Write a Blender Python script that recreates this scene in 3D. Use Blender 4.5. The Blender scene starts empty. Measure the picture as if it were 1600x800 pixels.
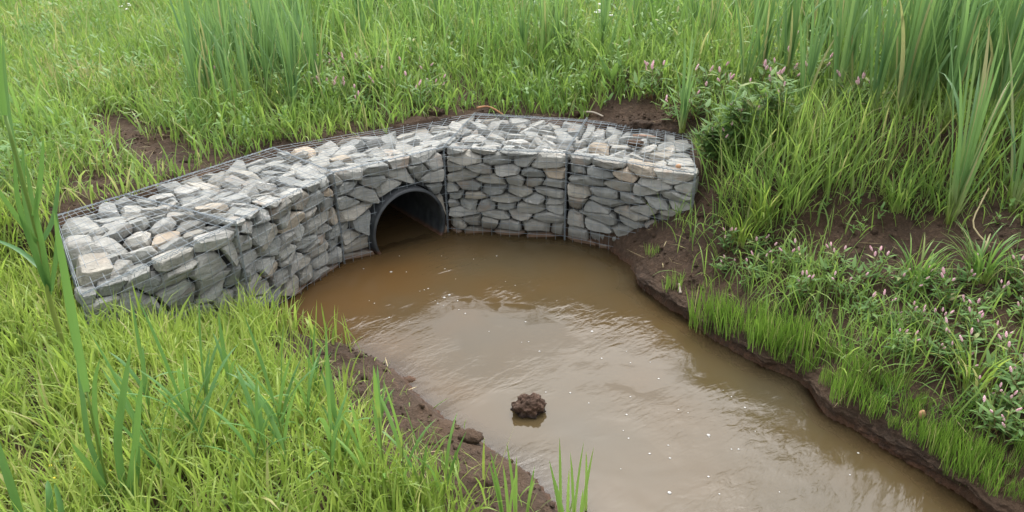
import bpy, bmesh, math, random
import numpy as np
from mathutils import Vector, Matrix

R = math.radians
random.seed(7)
rng = np.random.default_rng(11)
S = bpy.context.scene
COL = S.collection

# ------------------------------------------------------------------ camera
CAM_H, PITCH, ROLL, FPX = 2.575, R(25.803), R(0.731), 1165.79      # FPX: focal length in pixels of a 1600 px wide frame
cam = bpy.data.cameras.new('camera')
cam.sensor_width = 36.0
cam.lens = FPX / 1600 * 36.0
cam.clip_start, cam.clip_end = 0.05, 500
co = bpy.data.objects.new('camera', cam)
COL.objects.link(co)
fwd = Vector((0, math.cos(PITCH), -math.sin(PITCH)))
r0 = Vector((1, 0, 0)); u0 = Vector((0, math.sin(PITCH), math.cos(PITCH)))
rt = r0 * math.cos(ROLL) - u0 * math.sin(ROLL)
up = r0 * math.sin(ROLL) + u0 * math.cos(ROLL)
m = Matrix((rt, up, -fwd)).transposed().to_4x4()
m.translation = Vector((0, 0, CAM_H))
co.matrix_world = m
S.camera = co

# ------------------------------------------------------------------ light
SUN_EL, SUN_AZ = R(60), R(10)                                      # azimuth clockwise from +Y
w = bpy.data.worlds.new('World'); S.world = w; w.use_nodes = True
nt = w.node_tree
sky = nt.nodes.new('ShaderNodeTexSky'); sky.sky_type = 'NISHITA'; sky.sun_disc = False
sky.sun_elevation = SUN_EL; sky.sun_rotation = SUN_AZ
sky.air_density = 1.0; sky.dust_density = 4.0; sky.ozone_density = 1.0
hs = nt.nodes.new('ShaderNodeHueSaturation'); hs.inputs['Saturation'].default_value = 0.20
nt.links.new(sky.outputs[0], hs.inputs['Color'])
nt.links.new(hs.outputs[0], nt.nodes['Background'].inputs[0])
nt.nodes['Background'].inputs[1].default_value = 0.15
sl = bpy.data.lights.new('sun', 'SUN'); sl.energy = 0.5; sl.angle = R(54); sl.color = (1, 0.98, 0.95)
so = bpy.data.objects.new('sun', sl); COL.objects.link(so)
sd = Vector((math.sin(SUN_AZ) * math.cos(SUN_EL), math.cos(SUN_AZ) * math.cos(SUN_EL), math.sin(SUN_EL)))
so.rotation_euler = sd.to_track_quat('Z', 'Y').to_euler()
so.location = (4, 12, 14)
S.view_settings.view_transform = 'Standard'; S.view_settings.look = 'None'
S.view_settings.gamma = 1; S.view_settings.use_curve_mapping = False
S.view_settings.exposure = 1.75
S.render.engine = 'CYCLES'
S.cycles.use_denoising = True
S.cycles.max_bounces = 6; S.cycles.diffuse_bounces = 3; S.cycles.glossy_bounces = 3
S.cycles.transmission_bounces = 4; S.cycles.transparent_max_bounces = 8
S.cycles.sample_clamp_indirect = 6

# ------------------------------------------------------------------ projection helpers (layout only)
_c, _s = math.cos(ROLL), math.sin(ROLL)
def ray(u, v):
    a, b = u - 800, 400 - v
    X, Y = _c * a + _s * b, -_s * a + _c * b
    return (X, FPX * math.cos(PITCH) + Y * math.sin(PITCH), -FPX * math.sin(PITCH) + Y * math.cos(PITCH))
def at_y(u, v, y):
    d = ray(u, v); t = y / d[1]
    return Vector((d[0] * t, y, CAM_H + d[2] * t))
def pix(x, y, z):
    z = z - CAM_H
    d = y * math.cos(PITCH) - z * math.sin(PITCH); q = y * math.sin(PITCH) + z * math.cos(PITCH)
    d = np.where(d < .05, .05, d)
    X, Y = FPX * x / d, FPX * q / d
    return 800 + _c * X - _s * Y, 400 - (_s * X + _c * Y)

# ------------------------------------------------------------------ numpy noise / polygons
_tab = rng.random((256, 256))
def vnoise(x, y):
    xi, yi = np.floor(x).astype(int), np.floor(y).astype(int)
    fx, fy = x - xi, y - yi
    fx, fy = fx * fx * (3 - 2 * fx), fy * fy * (3 - 2 * fy)
    a, b = _tab[xi & 255, yi & 255], _tab[(xi + 1) & 255, yi & 255]
    c, d = _tab[xi & 255, (yi + 1) & 255], _tab[(xi + 1) & 255, (yi + 1) & 255]
    return (a + (b - a) * fx) * (1 - fy) + (c + (d - c) * fx) * fy
def fbm(x, y, o=4, f=1.0, g=.5):
    t, am, n = 0, 1, 0
    for k in range(o):
        t = t + am * (vnoise(x * f + 17.3 * k, y * f + 41.7 * k) - .5); n += am; am *= g; f *= 2.03
    return t / n * 2
def ss(a, b, x):
    t = np.clip((x - a) / (b - a), 0, 1); return t * t * (3 - 2 * t)
def pdist(x, y, pts, closed=False):
    d = np.full(np.shape(x), 1e9)
    n = len(pts)
    for i in range(n if closed else n - 1):
        (ax, ay), (bx, by) = pts[i], pts[(i + 1) % n]
        ex, ey = bx - ax, by - ay
        t = np.clip(((x - ax) * ex + (y - ay) * ey) / (ex * ex + ey * ey), 0, 1)
        d = np.minimum(d, np.hypot(x - ax - t * ex, y - ay - t * ey))
    return d
def inside(x, y, pts):
    r = np.zeros(np.shape(x), bool); n = len(pts)
    for i in range(n):
        (ax, ay), (bx, by) = pts[i], pts[(i + 1) % n]
        if ay == by: continue
        c = ((ay > y) != (by > y)) & (x < (bx - ax) * (y - ay) / (by - ay) + ax)
        r ^= c
    return r

# ------------------------------------------------------------------ plan of the place
C0, D0, D1 = (-2.40, 3.66), (-2.93, 4.45), (-2.65, 4.83)
C1, C2, B2 = (-1.738, 4.324), (-1.311, 5.228), (-1.93, 5.85)
C3, B3, C4, B4 = (-.542, 5.813), (-.329, 6.81), (.438, 5.622), (.687, 6.53)
C5, B5 = (1.332, 5.113), (1.50, 6.02)
GAB = [D1, D0, C0, C1, C2, C3, C4, C5, B5, B4, B3, B2]
GH = .744                                                            # top of the gabions above the water
LEFT = [(-1.62, 4.30), (-1.5, 4.24), (-1.23, 4.05), (-.97, 3.97), (-.70, 3.72), (-.52, 3.46), (-.34, 3.26), (-.18, 3.1), (.08, 2.85), (.19, 2.59),
        (.34, 2.3), (.62, 1.6), (1.2, .4), (2.2, -1.5), (5, -7), (12, -20)]
RIGHT = [(.80, 5.42), (.90, 5.15), (.93, 4.77), (1.03, 4.55), (1.13, 4.39), (1.26, 4.06), (1.41, 3.84), (1.65, 3.60), (1.73, 3.27), (1.93, 2.96), (2.06, 2.71),
         (2.13, 2.56), (2.38, 2.2), (2.9, 1.4), (3.6, .2), (4.8, -1.8), (8, -7), (15, -20)]
BACK = [(.5, 5.70), (-.5, 5.93), (-1.40, 5.32), (-1.83, 4.42)]
WATER = LEFT[::-1] + BACK[::-1] + RIGHT
UP = [(-80, 6.5), (-12, 5.9), (-5, 4.95), (-3.6, 4.6), (-2.97, 4.48), (-2.67, 4.86), (-1.95, 5.87), (-.35, 6.83), (.69, 6.55), (1.42, 6.16),
      (1.9, 5.9), (2.8, 5.6), (5, 5.4), (80, 6), (80, 120), (-80, 120)]
HU = Vector((C3[0] - C2[0], C3[1] - C2[1], 0)).normalized()            # headwall, along its face
HN = Vector((HU.y, -HU.x, 0))                                         # out of the headwall
PIPE_C = Vector((C2[0], C2[1], 0)) + HU * .596 + Vector((0, 0, .14))
PIPE_R = .34

def terrain(x, y, detail=True):
    x, y = np.asarray(x, float), np.asarray(y, float)
    dL, dR = pdist(x, y, LEFT + []), pdist(x, y, RIGHT)
    dB = pdist(x, y, [LEFT[0]] + BACK[::-1] + [RIGHT[0]])
    ins = inside(x, y, WATER)
    n = fbm(x, y, 4, 3.2)
    n2 = fbm(x + 9, y - 4, 3, 13.0)
    d = np.minimum(np.minimum(dL, dR), dB)
    sd = np.where(ins, -d, d) + .05 * n + .014 * n2
    # left bank: low, rising towards the viewer
    dl = np.where(ins, -dL, dL) + .05 * n + .014 * n2
    zl = .01 + .075 * ss(0, .10, dl) + .05 * ss(.05, .6, dl) + .24 * ss(.40, 1.35, dl)
    zl = zl + .60 * ss(2.2, .2, y) + .2 * ss(-3.2, -6, x)
    # right bank: small cut, then a slope
    dr = np.where(ins, -dR, dR) + .05 * n + .016 * n2
    dr2 = dr * (1 + 1.3 * ss(4.5, 5.25, y) * ss(.6, 1.0, x))
    zr = .01 + .12 * ss(0, .035, dr) + .03 * ss(.03, .2, dr) + .36 * np.clip(dr2 - .1, 0, 1.5) + .14 * np.clip(dr2 - 1.6, 0, 2.5)
    side = ss(-.15, .15, dL - dR)
    zlow = zl * (1 - side) + zr * side
    zl = zl + .20 * np.exp(-((x + 2.42) ** 2 + (y - 3.5) ** 2) / .42 ** 2)
    bed = -.03 - .21 * ss(0, .45, -sd) + .02 * n
    zlow = np.where(sd < 0, bed, np.maximum(zlow, -.02))
    # upper ground behind the gabions
    iu = inside(x, y, UP); du = pdist(x, y, UP, True)
    su = np.where(iu, du, -du)
    tw = .10 + .6 * ss(-2.98, -3.4, x) + .8 * ss(1.45, 2.1, x)
    wgt = ss(-1, 0, su / tw)
    zup = .69 + .03 * ss(0, .5, su) + .035 * np.clip(su - .5, 0, 14) + .18 * ss(1.2, 3.5, x) * ss(0, 2, su)
    z = zlow * (1 - wgt) + np.maximum(zup, zlow) * wgt
    gi = np.where(inside(x, y, GAB), ss(0, .10, pdist(x, y, GAB, True)), 0)
    z = z * (1 - gi) + np.minimum(z, .15) * gi
    if detail:
        land = np.clip(np.maximum(sd * 6, wgt), 0, 1)
        z = z + land * (1 - gi) * (.034 * n + .020 * n2 + .024 * np.abs(fbm(x - 3, y + 8, 3, 16.0)) + .022 * ss(.25, .0, np.minimum(dL, dR)) * fbm(x + 31, y + 5, 3, 9.0))
    return z

def ground_at(u, v):
    d = ray(u, v); ts = np.linspace(1.0, 16, 900) / d[1]
    X, Y, Z = d[0] * ts, d[1] * ts, CAM_H + d[2] * ts
    hit = np.nonzero(Z < terrain(X, Y))[0]
    i = hit[0] if len(hit) else len(ts) - 1
    return Vector((X[i], Y[i], float(terrain(X[i], Y[i]))))
def on_ground(x, y): return Vector((x, y, float(terrain(np.array([x]), np.array([y]))[0])))

# ------------------------------------------------------------------ object helpers
def tag(o, label=None, cat=None, group=None, kind=None):
    if label: o['label'] = label
    if cat: o['category'] = cat
    if group: o['group'] = group
    if kind: o['kind'] = kind
    return o
def empty(name, loc, label, cat, group=None):
    o = bpy.data.objects.new(name, None); COL.objects.link(o); o.location = loc; o.empty_display_size = .1
    return tag(o, label, cat, group)
def link(name, me, mat=None, parent=None, loc=(0, 0, 0)):
    o = bpy.data.objects.new(name, me); COL.objects.link(o); o.location = loc
    if mat and not me.materials: me.materials.append(mat)
    if parent: o.parent = parent
    return o
def np_mesh(name, V, F, vc=None, smooth=True):
    """V (n,3), F (m,k) index arrays of one face size"""
    me = bpy.data.meshes.new(name)
    V = np.asarray(V, np.float32); F = np.asarray(F, np.int32)
    me.vertices.add(len(V)); me.vertices.foreach_set('co', V.ravel())
    k = F.shape[1]
    me.loops.add(F.size); me.loops.foreach_set('vertex_index', F.ravel())
    me.polygons.add(len(F)); me.polygons.foreach_set('loop_start', np.arange(0, F.size, k, dtype=np.int32))
    me.polygons.foreach_set('use_smooth', np.full(len(F), smooth))
    if vc is not None:
        a = me.attributes.new('vc', 'FLOAT_COLOR', 'POINT'); a.data.foreach_set('color', np.asarray(vc, np.float32).ravel())
    me.update(calc_edges=True); me.validate()
    return me
class MB:
    """collects quads/tris with a vc attribute: (tint, along, spare, 1)"""
    def __init__(s): s.v, s.f, s.c = [], [], []
    def strip(s, pts, widths, side, tint=.5, fold=0., up=None):
        """a strap leaf along pts; three vertices across when fold"""
        n = len(pts); b = len(s.v); k = 3 if fold else 2
        for i, (p, wd) in enumerate(zip(pts, widths)):
            t = (pts[min(i + 1, n - 1)] - pts[max(i - 1, 0)]).normalized()
            sv = (side - t * side.dot(t))
            sv = sv.normalized() if sv.length > 1e-6 else Vector((1, 0, 0))
            nn = sv.cross(t)
            row = [p - sv * wd + nn * wd * fold, p, p + sv * wd + nn * wd * fold] if fold else [p - sv * wd, p + sv * wd]
            s.v += row; s.c += [(tint, i / (n - 1), 0, 1)] * k
        for i in range(n - 1):
            for j in range(k - 1):
                a = b + i * k + j; s.f.append((a, a + 1, a + 1 + k, a + k))
    def tube(s, pts, rad, sides=5, tint=.5, cap=True):
        b = len(s.v); n = len(pts)
        for i, p in enumerate(pts):
            t = (pts[min(i + 1, n - 1)] - pts[max(i - 1, 0)])
            t = t.normalized() if t.length > 1e-9 else Vector((0, 0, 1))
            a = t.cross(Vector((.31, .2, .93))); a = a.normalized() if a.length > 1e-4 else t.cross(Vector((1, 0, 0))).normalized()
            c = t.cross(a); r = rad[i] if hasattr(rad, '__len__') else rad
            for k in range(sides):
                q = 2 * math.pi * k / sides
                s.v.append(p + (a * math.cos(q) + c * math.sin(q)) * r); s.c.append((tint, i / (n - 1), 0, 1))
        for i in range(n - 1):
            for k in range(sides):
                s.f.append((b + i * sides + k, b + i * sides + (k + 1) % sides, b + (i + 1) * sides + (k + 1) % sides, b + (i + 1) * sides + k))
        if cap:
            s.f.append(tuple(b + k for k in range(sides))[::-1]); s.f.append(tuple(b + (n - 1) * sides + k for k in range(sides)))
    def blob(s, p, rx, rz, axis=Vector((0, 0, 1)), tint=.5, seg=6, rings=4, jit=.0):
        pts = []; rad = []
        for i in range(rings + 1):
            q = math.pi * i / rings
            pts.append(p + axis * (-math.cos(q) * rz)); rad.append(max(.0003, math.sin(q) * rx * (1 + random.uniform(-jit, jit))))
        s.tube(pts, rad, seg, tint, False)
    def mesh(s, name, smooth=True):
        me = bpy.data.meshes.new(name); me.from_pydata([tuple(v) for v in s.v], [], s.f)
        a = me.attributes.new('vc', 'FLOAT_COLOR', 'POINT'); a.data.foreach_set('color', np.array(s.c, np.float32).ravel())
        me.polygons.foreach_set('use_smooth', [smooth] * len(me.polygons)); me.update()
        return me
    def build(s, name, mat, parent=None, loc=(0, 0, 0), smooth=True): return link(name, s.mesh(name, smooth), mat, parent, loc)

# ------------------------------------------------------------------ materials
class NT:
    def __init__(s, name):
        s.m = bpy.data.materials.new(name); s.m.use_nodes = True; s.t = s.m.node_tree; s.t.nodes.clear()
        s.out = s.n('ShaderNodeOutputMaterial')
    def n(s, typ, **kw):
        nd = s.t.nodes.new(typ)
        for k, v in kw.items():
            if k in nd.inputs.keys():
                s.set(nd.inputs[k], v)
            elif k[0] == '_': s.set(nd.inputs[int(k[1:])], v)
            else: setattr(nd, k, v)
        return nd
    def set(s, inp, v):
        if isinstance(v, bpy.types.NodeSocket): s.t.links.new(v, inp)
        else: inp.default_value = v
    def noise(s, vec, scale, detail=4, rough=.55, dist=0):
        nd = s.n('ShaderNodeTexNoise'); s.set(nd.inputs['Vector'], vec)
        nd.inputs['Scale'].default_value = scale; nd.inputs['Detail'].default_value = detail
        nd.inputs['Roughness'].default_value = rough; nd.inputs['Distortion'].default_value = dist
        return nd.outputs['Fac']
    def ramp(s, fac, stops, interp='LINEAR'):
        nd = s.n('ShaderNodeValToRGB'); s.set(nd.inputs[0], fac); e = nd.color_ramp.elements; nd.color_ramp.interpolation = interp
        while len(e) < len(stops): e.new(.5)
        for el, (p, c) in zip(e, stops):
            el.position = p; el.color = (*c, 1) if hasattr(c, '__len__') else (c, c, c, 1)
        return nd.outputs[0]
    def mix(s, fac, a, b, mode='MIX'):
        nd = s.n('ShaderNodeMix', data_type='RGBA', blend_type=mode)
        s.set(nd.inputs[0], fac)
        for i, v in ((6, a), (7, b)): s.set(nd.inputs[i], (*v, 1) if isinstance(v, tuple) and len(v) == 3 else v)
        return nd.outputs[2]
    def math(s, op, a, b=0., c=None):
        nd = s.n('ShaderNodeMath', operation=op); s.set(nd.inputs[0], a); s.set(nd.inputs[1], b)
        if c is not None: s.set(nd.inputs[2], c)
        return nd.outputs[0]
    def range(s, v, a, b, c=0., d=1.):
        nd = s.n('ShaderNodeMapRange'); s.set(nd.inputs[0], v)
        for i, q in enumerate((a, b, c, d)): nd.inputs[i + 1].default_value = q
        nd.clamp = True; return nd.outputs[0]
    def bump(s, h, strength, dist, normal=None):
        nd = s.n('ShaderNodeBump'); s.set(nd.inputs['Height'], h); nd.inputs['Strength'].default_value = strength; nd.inputs['Distance'].default_value = dist
        if normal: s.set(nd.inputs['Normal'], normal)
        return nd.outputs[0]
    def principled(s, color, rough=.8, normal=None, spec=.5, **kw):
        nd = s.n('ShaderNodeBsdfPrincipled'); s.set(nd.inputs['Base Color'], (*color, 1) if isinstance(color, tuple) else color)
        s.set(nd.inputs['Roughness'], rough); nd.inputs['Specular IOR Level'].default_value = spec
        if normal: s.set(nd.inputs['Normal'], normal)
        for k, v in kw.items(): s.set(nd.inputs[k], v)
        return nd.outputs[0]
    def done(s, shader): s.t.links.new(shader, s.out.inputs[0]); return s.m
    def mapping(s, vec, scale=(1, 1, 1), rot=(0, 0, 0)):
        nd = s.n('ShaderNodeMapping'); s.set(nd.inputs['Vector'], vec); nd.inputs['Scale'].default_value = scale; nd.inputs['Rotation'].default_value = rot
        return nd.outputs[0]

def leaf_mat(name, c0, c1, c2, tip=(.24, .20, .07), tipamt=.5, base=None, trans=.35, rough=.45):
    """c0..c2: the range the per-leaf tint runs over"""
    t = NT(name)
    at = t.n('ShaderNodeAttribute', attribute_name='vc'); sp = t.n('ShaderNodeSeparateColor'); t.set(sp.inputs[0], at.outputs['Color'])
    tint, al = sp.outputs[0], sp.outputs[1]
    col = t.ramp(tint, [(0, c0), (.5, c1), (.93, c2), (.985, (.46, .40, .20))])
    pos = t.n('ShaderNodeNewGeometry').outputs['Position']
    col = t.mix(.28, col, t.ramp(t.noise(pos, 1.1, 2), [(.3, tuple(x * .75 for x in c0)), (.7, tuple(min(1, x * 1.15) for x in c2))]))
    if base: col = t.mix(t.range(al, .28, .0), col, base)
    dry = t.math('MULTIPLY', t.range(al, .78, 1.0), t.math('MULTIPLY', t.range(tint, .55, .95), tipamt))
    col = t.mix(dry, col, tip)
    p = t.principled(col, rough, spec=.4)
    tr = t.n('ShaderNodeBsdfTranslucent'); t.set(tr.inputs[0], t.mix(.25, col, (.31, .42, .06), 'MIX'))
    mx = t.n('ShaderNodeMixShader'); mx.inputs[0].default_value = trans
    t.t.links.new(p, mx.inputs[1]); t.t.links.new(tr.outputs[0], mx.inputs[2])
    return t.done(mx.outputs[0])

M = {}
M['lawn'] = leaf_mat('bright_grass_leaf', (.150, .265, .040), (.255, .365, .060), (.375, .45, .105), base=(.33, .35, .12), trans=.5)
M['meadow'] = leaf_mat('meadow_grass_leaf', (.095, .21, .040), (.185, .31, .060), (.31, .41, .105), base=(.22, .27, .08), trans=.5)
M['tall'] = leaf_mat('tall_grass_leaf', (.080, .20, .050), (.150, .285, .066), (.27, .39, .105), trans=.46)
M['fine'] = leaf_mat('fine_rush_leaf', (.075, .175, .022), (.125, .25, .032), (.20, .33, .050), trans=.45, tipamt=.3)
M['cattail'] = leaf_mat('cattail_leaf', (.080, .19, .078), (.135, .265, .095), (.23, .36, .12), base=(.42, .46, .20), trans=.42, rough=.42)
M['reed'] = leaf_mat('reed_leaf', (.085, .20, .045), (.14, .285, .058), (.24, .38, .085), base=(.28, .34, .08), trans=.42, rough=.4)
M['reed_dark'] = leaf_mat('dark_reed_leaf', (.055, .16, .045), (.095, .225, .055), (.17, .30, .075), trans=.4, rough=.4)
M['weed'] = leaf_mat('broad_weed_leaf', (.085, .195, .045), (.14, .27, .062), (.22, .34, .09), trans=.42, rough=.55)
M['knot'] = leaf_mat('knotweed_leaf', (.075, .165, .045), (.115, .22, .060), (.18, .29, .085), tip=(.30, .16, .09), tipamt=.5, trans=.42, rough=.65)
M['straw'] = leaf_mat('dry_straw', (.20, .15, .075), (.30, .235, .11), (.40, .33, .18), trans=.1, rough=.7)

def stem_mat(name, a, b):
    t = NT(name); at = t.n('ShaderNodeAttribute', attribute_name='vc'); sp = t.n('ShaderNodeSeparateColor'); t.set(sp.inputs[0], at.outputs['Color'])
    return t.done(t.principled(t.mix(sp.outputs[1], a, b), .5, spec=.3))
M['green_stem'] = stem_mat('green_stem', (.19, .22, .05), (.11, .19, .035))
M['red_stem'] = stem_mat('reddish_stem', (.16, .07, .035), (.13, .15, .05))

def petal_mat(name, a, b):
    t = NT(name); at = t.n('ShaderNodeAttribute', attribute_name='vc'); sp = t.n('ShaderNodeSeparateColor'); t.set(sp.inputs[0], at.outputs['Color'])
    return t.done(t.principled(t.mix(sp.outputs[0], a, b), .6, spec=.2))
M['pink'] = petal_mat('pink_petals', (.60, .30, .36), (.78, .54, .56))
M['white_petal'] = petal_mat('white_petals', (.70, .70, .62), (.80, .80, .74))
M['yellow_petal'] = petal_mat('yellow_petals', (.55, .45, .03), (.65, .55, .06))

def soil_mat():
    t = NT('wet_brown_soil'); pos = t.n('ShaderNodeNewGeometry').outputs['Position']
    n1 = t.noise(pos, 2.2, 5, .6); n2 = t.noise(pos, 26, 6, .65); n3 = t.noise(pos, 95, 4, .7)
    col = t.ramp(n1, [(.3, (.031, .0188, .0112)), (.55, (.060, .036, .0205)), (.75, (.094, .056, .032))])
    col = t.mix(t.range(n2, .5, .75), col, (.11, .068, .043))
    z = t.n('ShaderNodeSeparateXYZ'); t.set(z.inputs[0], pos)
    red = t.math('MULTIPLY', t.range(t.math('ADD', z.outputs[2], t.math('MULTIPLY', n1, .06)), .09, .02), t.range(n2, .35, .6))
    col = t.mix(t.math('MULTIPLY', red, .55), col, (.15, .060, .026))
    chips = t.range(t.noise(pos, 150, 2, .5), .68, .74)
    col = t.mix(t.math('MULTIPLY', chips, .7), col, (.17, .10, .065))
    h = t.math('ADD', t.math('MULTIPLY', n2, 1.0), t.math('MULTIPLY', n3, .45))
    # wet and smooth close to the water
    wet = t.range(z.outputs[2], .14, .03)
    nd = t.n('ShaderNodeMapRange'); t.set(nd.inputs[0], wet); nd.inputs[3].default_value = .9; nd.inputs[4].default_value = .55
    return t.done(t.principled(col, nd.outputs[0], t.bump(h, 1., .035), spec=.3))
M['soil'] = soil_mat()
def clod_mat():
    t = NT('reddish_mud_clod'); pos = t.n('ShaderNodeTexCoord').outputs['Object']
    n1 = t.noise(pos, 9, 5, .6); n2 = t.noise(pos, 60, 6, .7)
    col = t.ramp(n1, [(.3, (.044, .025, .016)), (.6, (.085, .046, .028)), (.8, (.13, .075, .045))])
    col = t.mix(t.range(t.noise(pos, 130, 2), .66, .72), col, (.26, .19, .12))
    gz = t.n('ShaderNodeSeparateXYZ'); t.set(gz.inputs[0], t.n('ShaderNodeNewGeometry').outputs['Position'])
    wet = t.range(t.math('ADD', gz.outputs[2], t.math('MULTIPLY', n1, .02)), .045, .02)
    return t.done(t.principled(t.mix(wet, col, (.03, .017, .012)), t.range(wet, 0, 1, .8, .35), t.bump(n2, 1, .02), spec=.35))
M['clod'] = clod_mat()

def stone_mat(wet=False):
    t = NT('grey_slate_stone'); oi = t.n('ShaderNodeObjectInfo'); rnd = oi.outputs['Random']
    tc = t.n('ShaderNodeTexCoord').outputs['Object']
    off = t.n('ShaderNodeVectorMath', operation='ADD'); t.set(off.inputs[0], tc)
    cx = t.n('ShaderNodeCombineXYZ'); t.set(cx.inputs[0], t.math('MULTIPLY', rnd, 37.)); t.set(cx.inputs[1], t.math('MULTIPLY', rnd, 91.)); t.set(cx.inputs[2], t.math('MULTIPLY', rnd, 13.))
    t.set(off.inputs[1], cx.outputs[0]); v = off.outputs[0]
    r2 = t.math('FRACT', t.math('MULTIPLY', rnd, 57.31)); r3 = t.math('FRACT', t.math('MULTIPLY', rnd, 191.7))
    base = t.ramp(rnd, [(0, (.190, .192, .178)), (.35, (.268, .268, .247)), (.65, (.305, .299, .272)), (.85, (.335, .325, .295)), (1, (.375, .360, .325))])
    warm = t.ramp(r2, [(0, (1, 1.015, 1.03)), (.72, (1, 1, .985)), (.93, (1.05, 1.0, .93)), (1, (1.22, 1.0, .80))])
    col = t.mix(1, base, warm, 'MULTIPLY')
    n1 = t.noise(v, 9, 6, .62); n2 = t.noise(t.mapping(v, (6, 6, 26)), 1.6, 5, .6); n3 = t.noise(v, 70, 5, .7)
    col = t.mix(t.range(n1, .40, .68, 0, .75), col, t.mix(1, col, (.60, .60, .60), 'MULTIPLY'))
    col = t.mix(t.range(n2, .55, .75, 0, .55), col, t.mix(1, col, (1.35, 1.33, 1.28), 'MULTIPLY'))
    col = t.mix(t.math('MULTIPLY', t.range(t.noise(v, 14, 4, .65, .6), .60, .72), t.range(r3, .45, .9)), col, (.46, .44, .41))
    col = t.mix(t.math('MULTIPLY', t.range(t.noise(v, 6, 4, .6), .54, .68), t.range(r3, .55, .1, 0, .55)), col, (.26, .175, .115))
    col = t.mix(t.range(n3, .62, .75, 0, .35), col, (.12, .12, .12))
    pos = t.n('ShaderNodeNewGeometry').outputs['Position']; z = t.n('ShaderNodeSeparateXYZ'); t.set(z.inputs[0], pos)
    zz = t.math('ADD', z.outputs[2], t.math('MULTIPLY', t.math('SUBTRACT', t.noise(pos, 7, 3), .5), .09))
    col = t.mix(t.range(zz, .10, .06, 0, .6), col, t.mix(1, col, (.45, .42, .38), 'MULTIPLY'))      # damp foot
    col = t.mix(t.range(zz, .045, .015, 0, .75), col, (.15, .075, .036))         # iron stain along the water line
    h = t.math('ADD', t.math('MULTIPLY', n2, .8), t.math('ADD', t.math('MULTIPLY', n1, .6), t.math('MULTIPLY', n3, .35)))
    return t.done(t.principled(col, .78, t.bump(h, 1., .02), spec=.35))
M['stone'] = stone_mat()
def simple(name, col, rough, metal=0., bumpscale=None, spec=.5):
    t = NT(name); tc = t.n('ShaderNodeTexCoord').outputs['Object']
    n = t.noise(tc, bumpscale or 40, 4)
    c = t.mix(t.range(n, .35, .7, 0, .5), col, tuple(x * .65 for x in col))
    return t.done(t.principled(c, rough, t.bump(n, .3, .004), spec=spec, Metallic=metal))
M['wire'] = simple('galvanised_wire', (.22, .25, .27), .5, .3)
M['core'] = simple('gap_shade_rubble', (.035, .035, .034), .9)  # inner rubble made near-black: shade between the stones put into its colour
def pipe_mat():
    t = NT('dark_grey_plastic_pipe'); pos = t.n('ShaderNodeNewGeometry').outputs['Position']; z = t.n('ShaderNodeSeparateXYZ'); t.set(z.inputs[0], pos)
    n = t.noise(pos, 12, 5, .6)
    col = t.mix(t.range(n, .4, .7), (.022, .025, .028), (.050, .054, .057))
    col = t.mix(t.range(t.math('ADD', z.outputs[2], t.math('MULTIPLY', n, .02)), .045, .02, 0, .6), col, (.14, .060, .028))
    return t.done(t.principled(col, .5, t.bump(n, .2, .005)))
M['pipe'] = pipe_mat()

def water_mat():
    t = NT('murky_brown_water'); pos = t.n('ShaderNodeNewGeometry').outputs['Position']
    at = t.n('ShaderNodeAttribute', attribute_name='vc'); sp = t.n('ShaderNodeSeparateColor'); t.set(sp.inputs[0], at.outputs['Color'])
    depth, calm = sp.outputs[0], sp.outputs[1]
    n1 = t.noise(pos, .9, 3, .5)
    col = t.ramp(n1, [(.3, (.068, .044, .018)), (.55, (.060, .044, .022)), (.75, (.052, .043, .026))])
    px_ = t.n('ShaderNodeSeparateXYZ'); t.set(px_.inputs[0], pos)
    silt = t.math('ADD', px_.outputs[0], t.math('MULTIPLY', t.math('SUBTRACT', n1, .5), 1.4))
    col = t.mix(t.range(silt, -.1, -1.2, 0, .4), col, (.088, .042, .013))       # rusty silt along the left wall
    # ripples: flow runs from the culvert down to the lower right
    rp = t.mapping(pos, (1, 1, 1), (0, 0, R(-38)))
    w1 = t.noise(t.mapping(rp, (6.5, 15, 1)), 1.0, 3, .5, .7)
    w2 = t.noise(t.mapping(rp, (16, 36, 1)), 1.0, 2, .5, .6)
    w3 = t.noise(pos, 2.0, 2, .5, .5)
    patch = t.range(t.noise(pos, 1.3, 2), .45, .65, .05, 1.)
    h = t.math('ADD', t.math('MULTIPLY', w3, 1.2), t.math('MULTIPLY', patch, t.math('ADD', w1, t.math('MULTIPLY', w2, .4))))
    nb = t.bump(h, .55, .014)
    dif = t.n('ShaderNodeBsdfDiffuse'); t.set(dif.inputs[0], col); 
    tr = t.n('ShaderNodeBsdfTransparent'); t.set(tr.inputs[0], (.62, .42, .22, 1))
    murk = t.n('ShaderNodeMixShader'); t.set(murk.inputs[0], t.math('SUBTRACT', 1., t.math('POWER', 2.718, t.math('MULTIPLY', depth, -26.))))
    t.t.links.new(tr.outputs[0], murk.inputs[1]); t.t.links.new(dif.outputs[0], murk.inputs[2])
    gl = t.n('ShaderNodeBsdfGlossy'); gl.inputs['Roughness'].default_value = .045; t.set(gl.inputs['Normal'], nb)
    fr = t.n('ShaderNodeFresnel'); fr.inputs['IOR'].default_value = 1.333; t.set(fr.inputs['Normal'], nb)
    mx = t.n('ShaderNodeMixShader'); t.set(mx.inputs[0], fr.outputs[0])
    t.t.links.new(murk.outputs[0], mx.inputs[1]); t.t.links.new(gl.outputs[0], mx.inputs[2])
    return t.done(mx.outputs[0])
M['water'] = water_mat()
M['foam'] = simple('foam', (.34, .33, .31), .35, 0, 90)
M['wood'] = simple('orange_wood', (.36, .17, .075), .7, 0, 30)
M['pale_wood'] = simple('pale_dead_wood', (.40, .34, .27), .8, 0, 30)
M['tan_stone'] = simple('tan_chip', (.50, .28, .15), .8, 0, 25)

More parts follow.
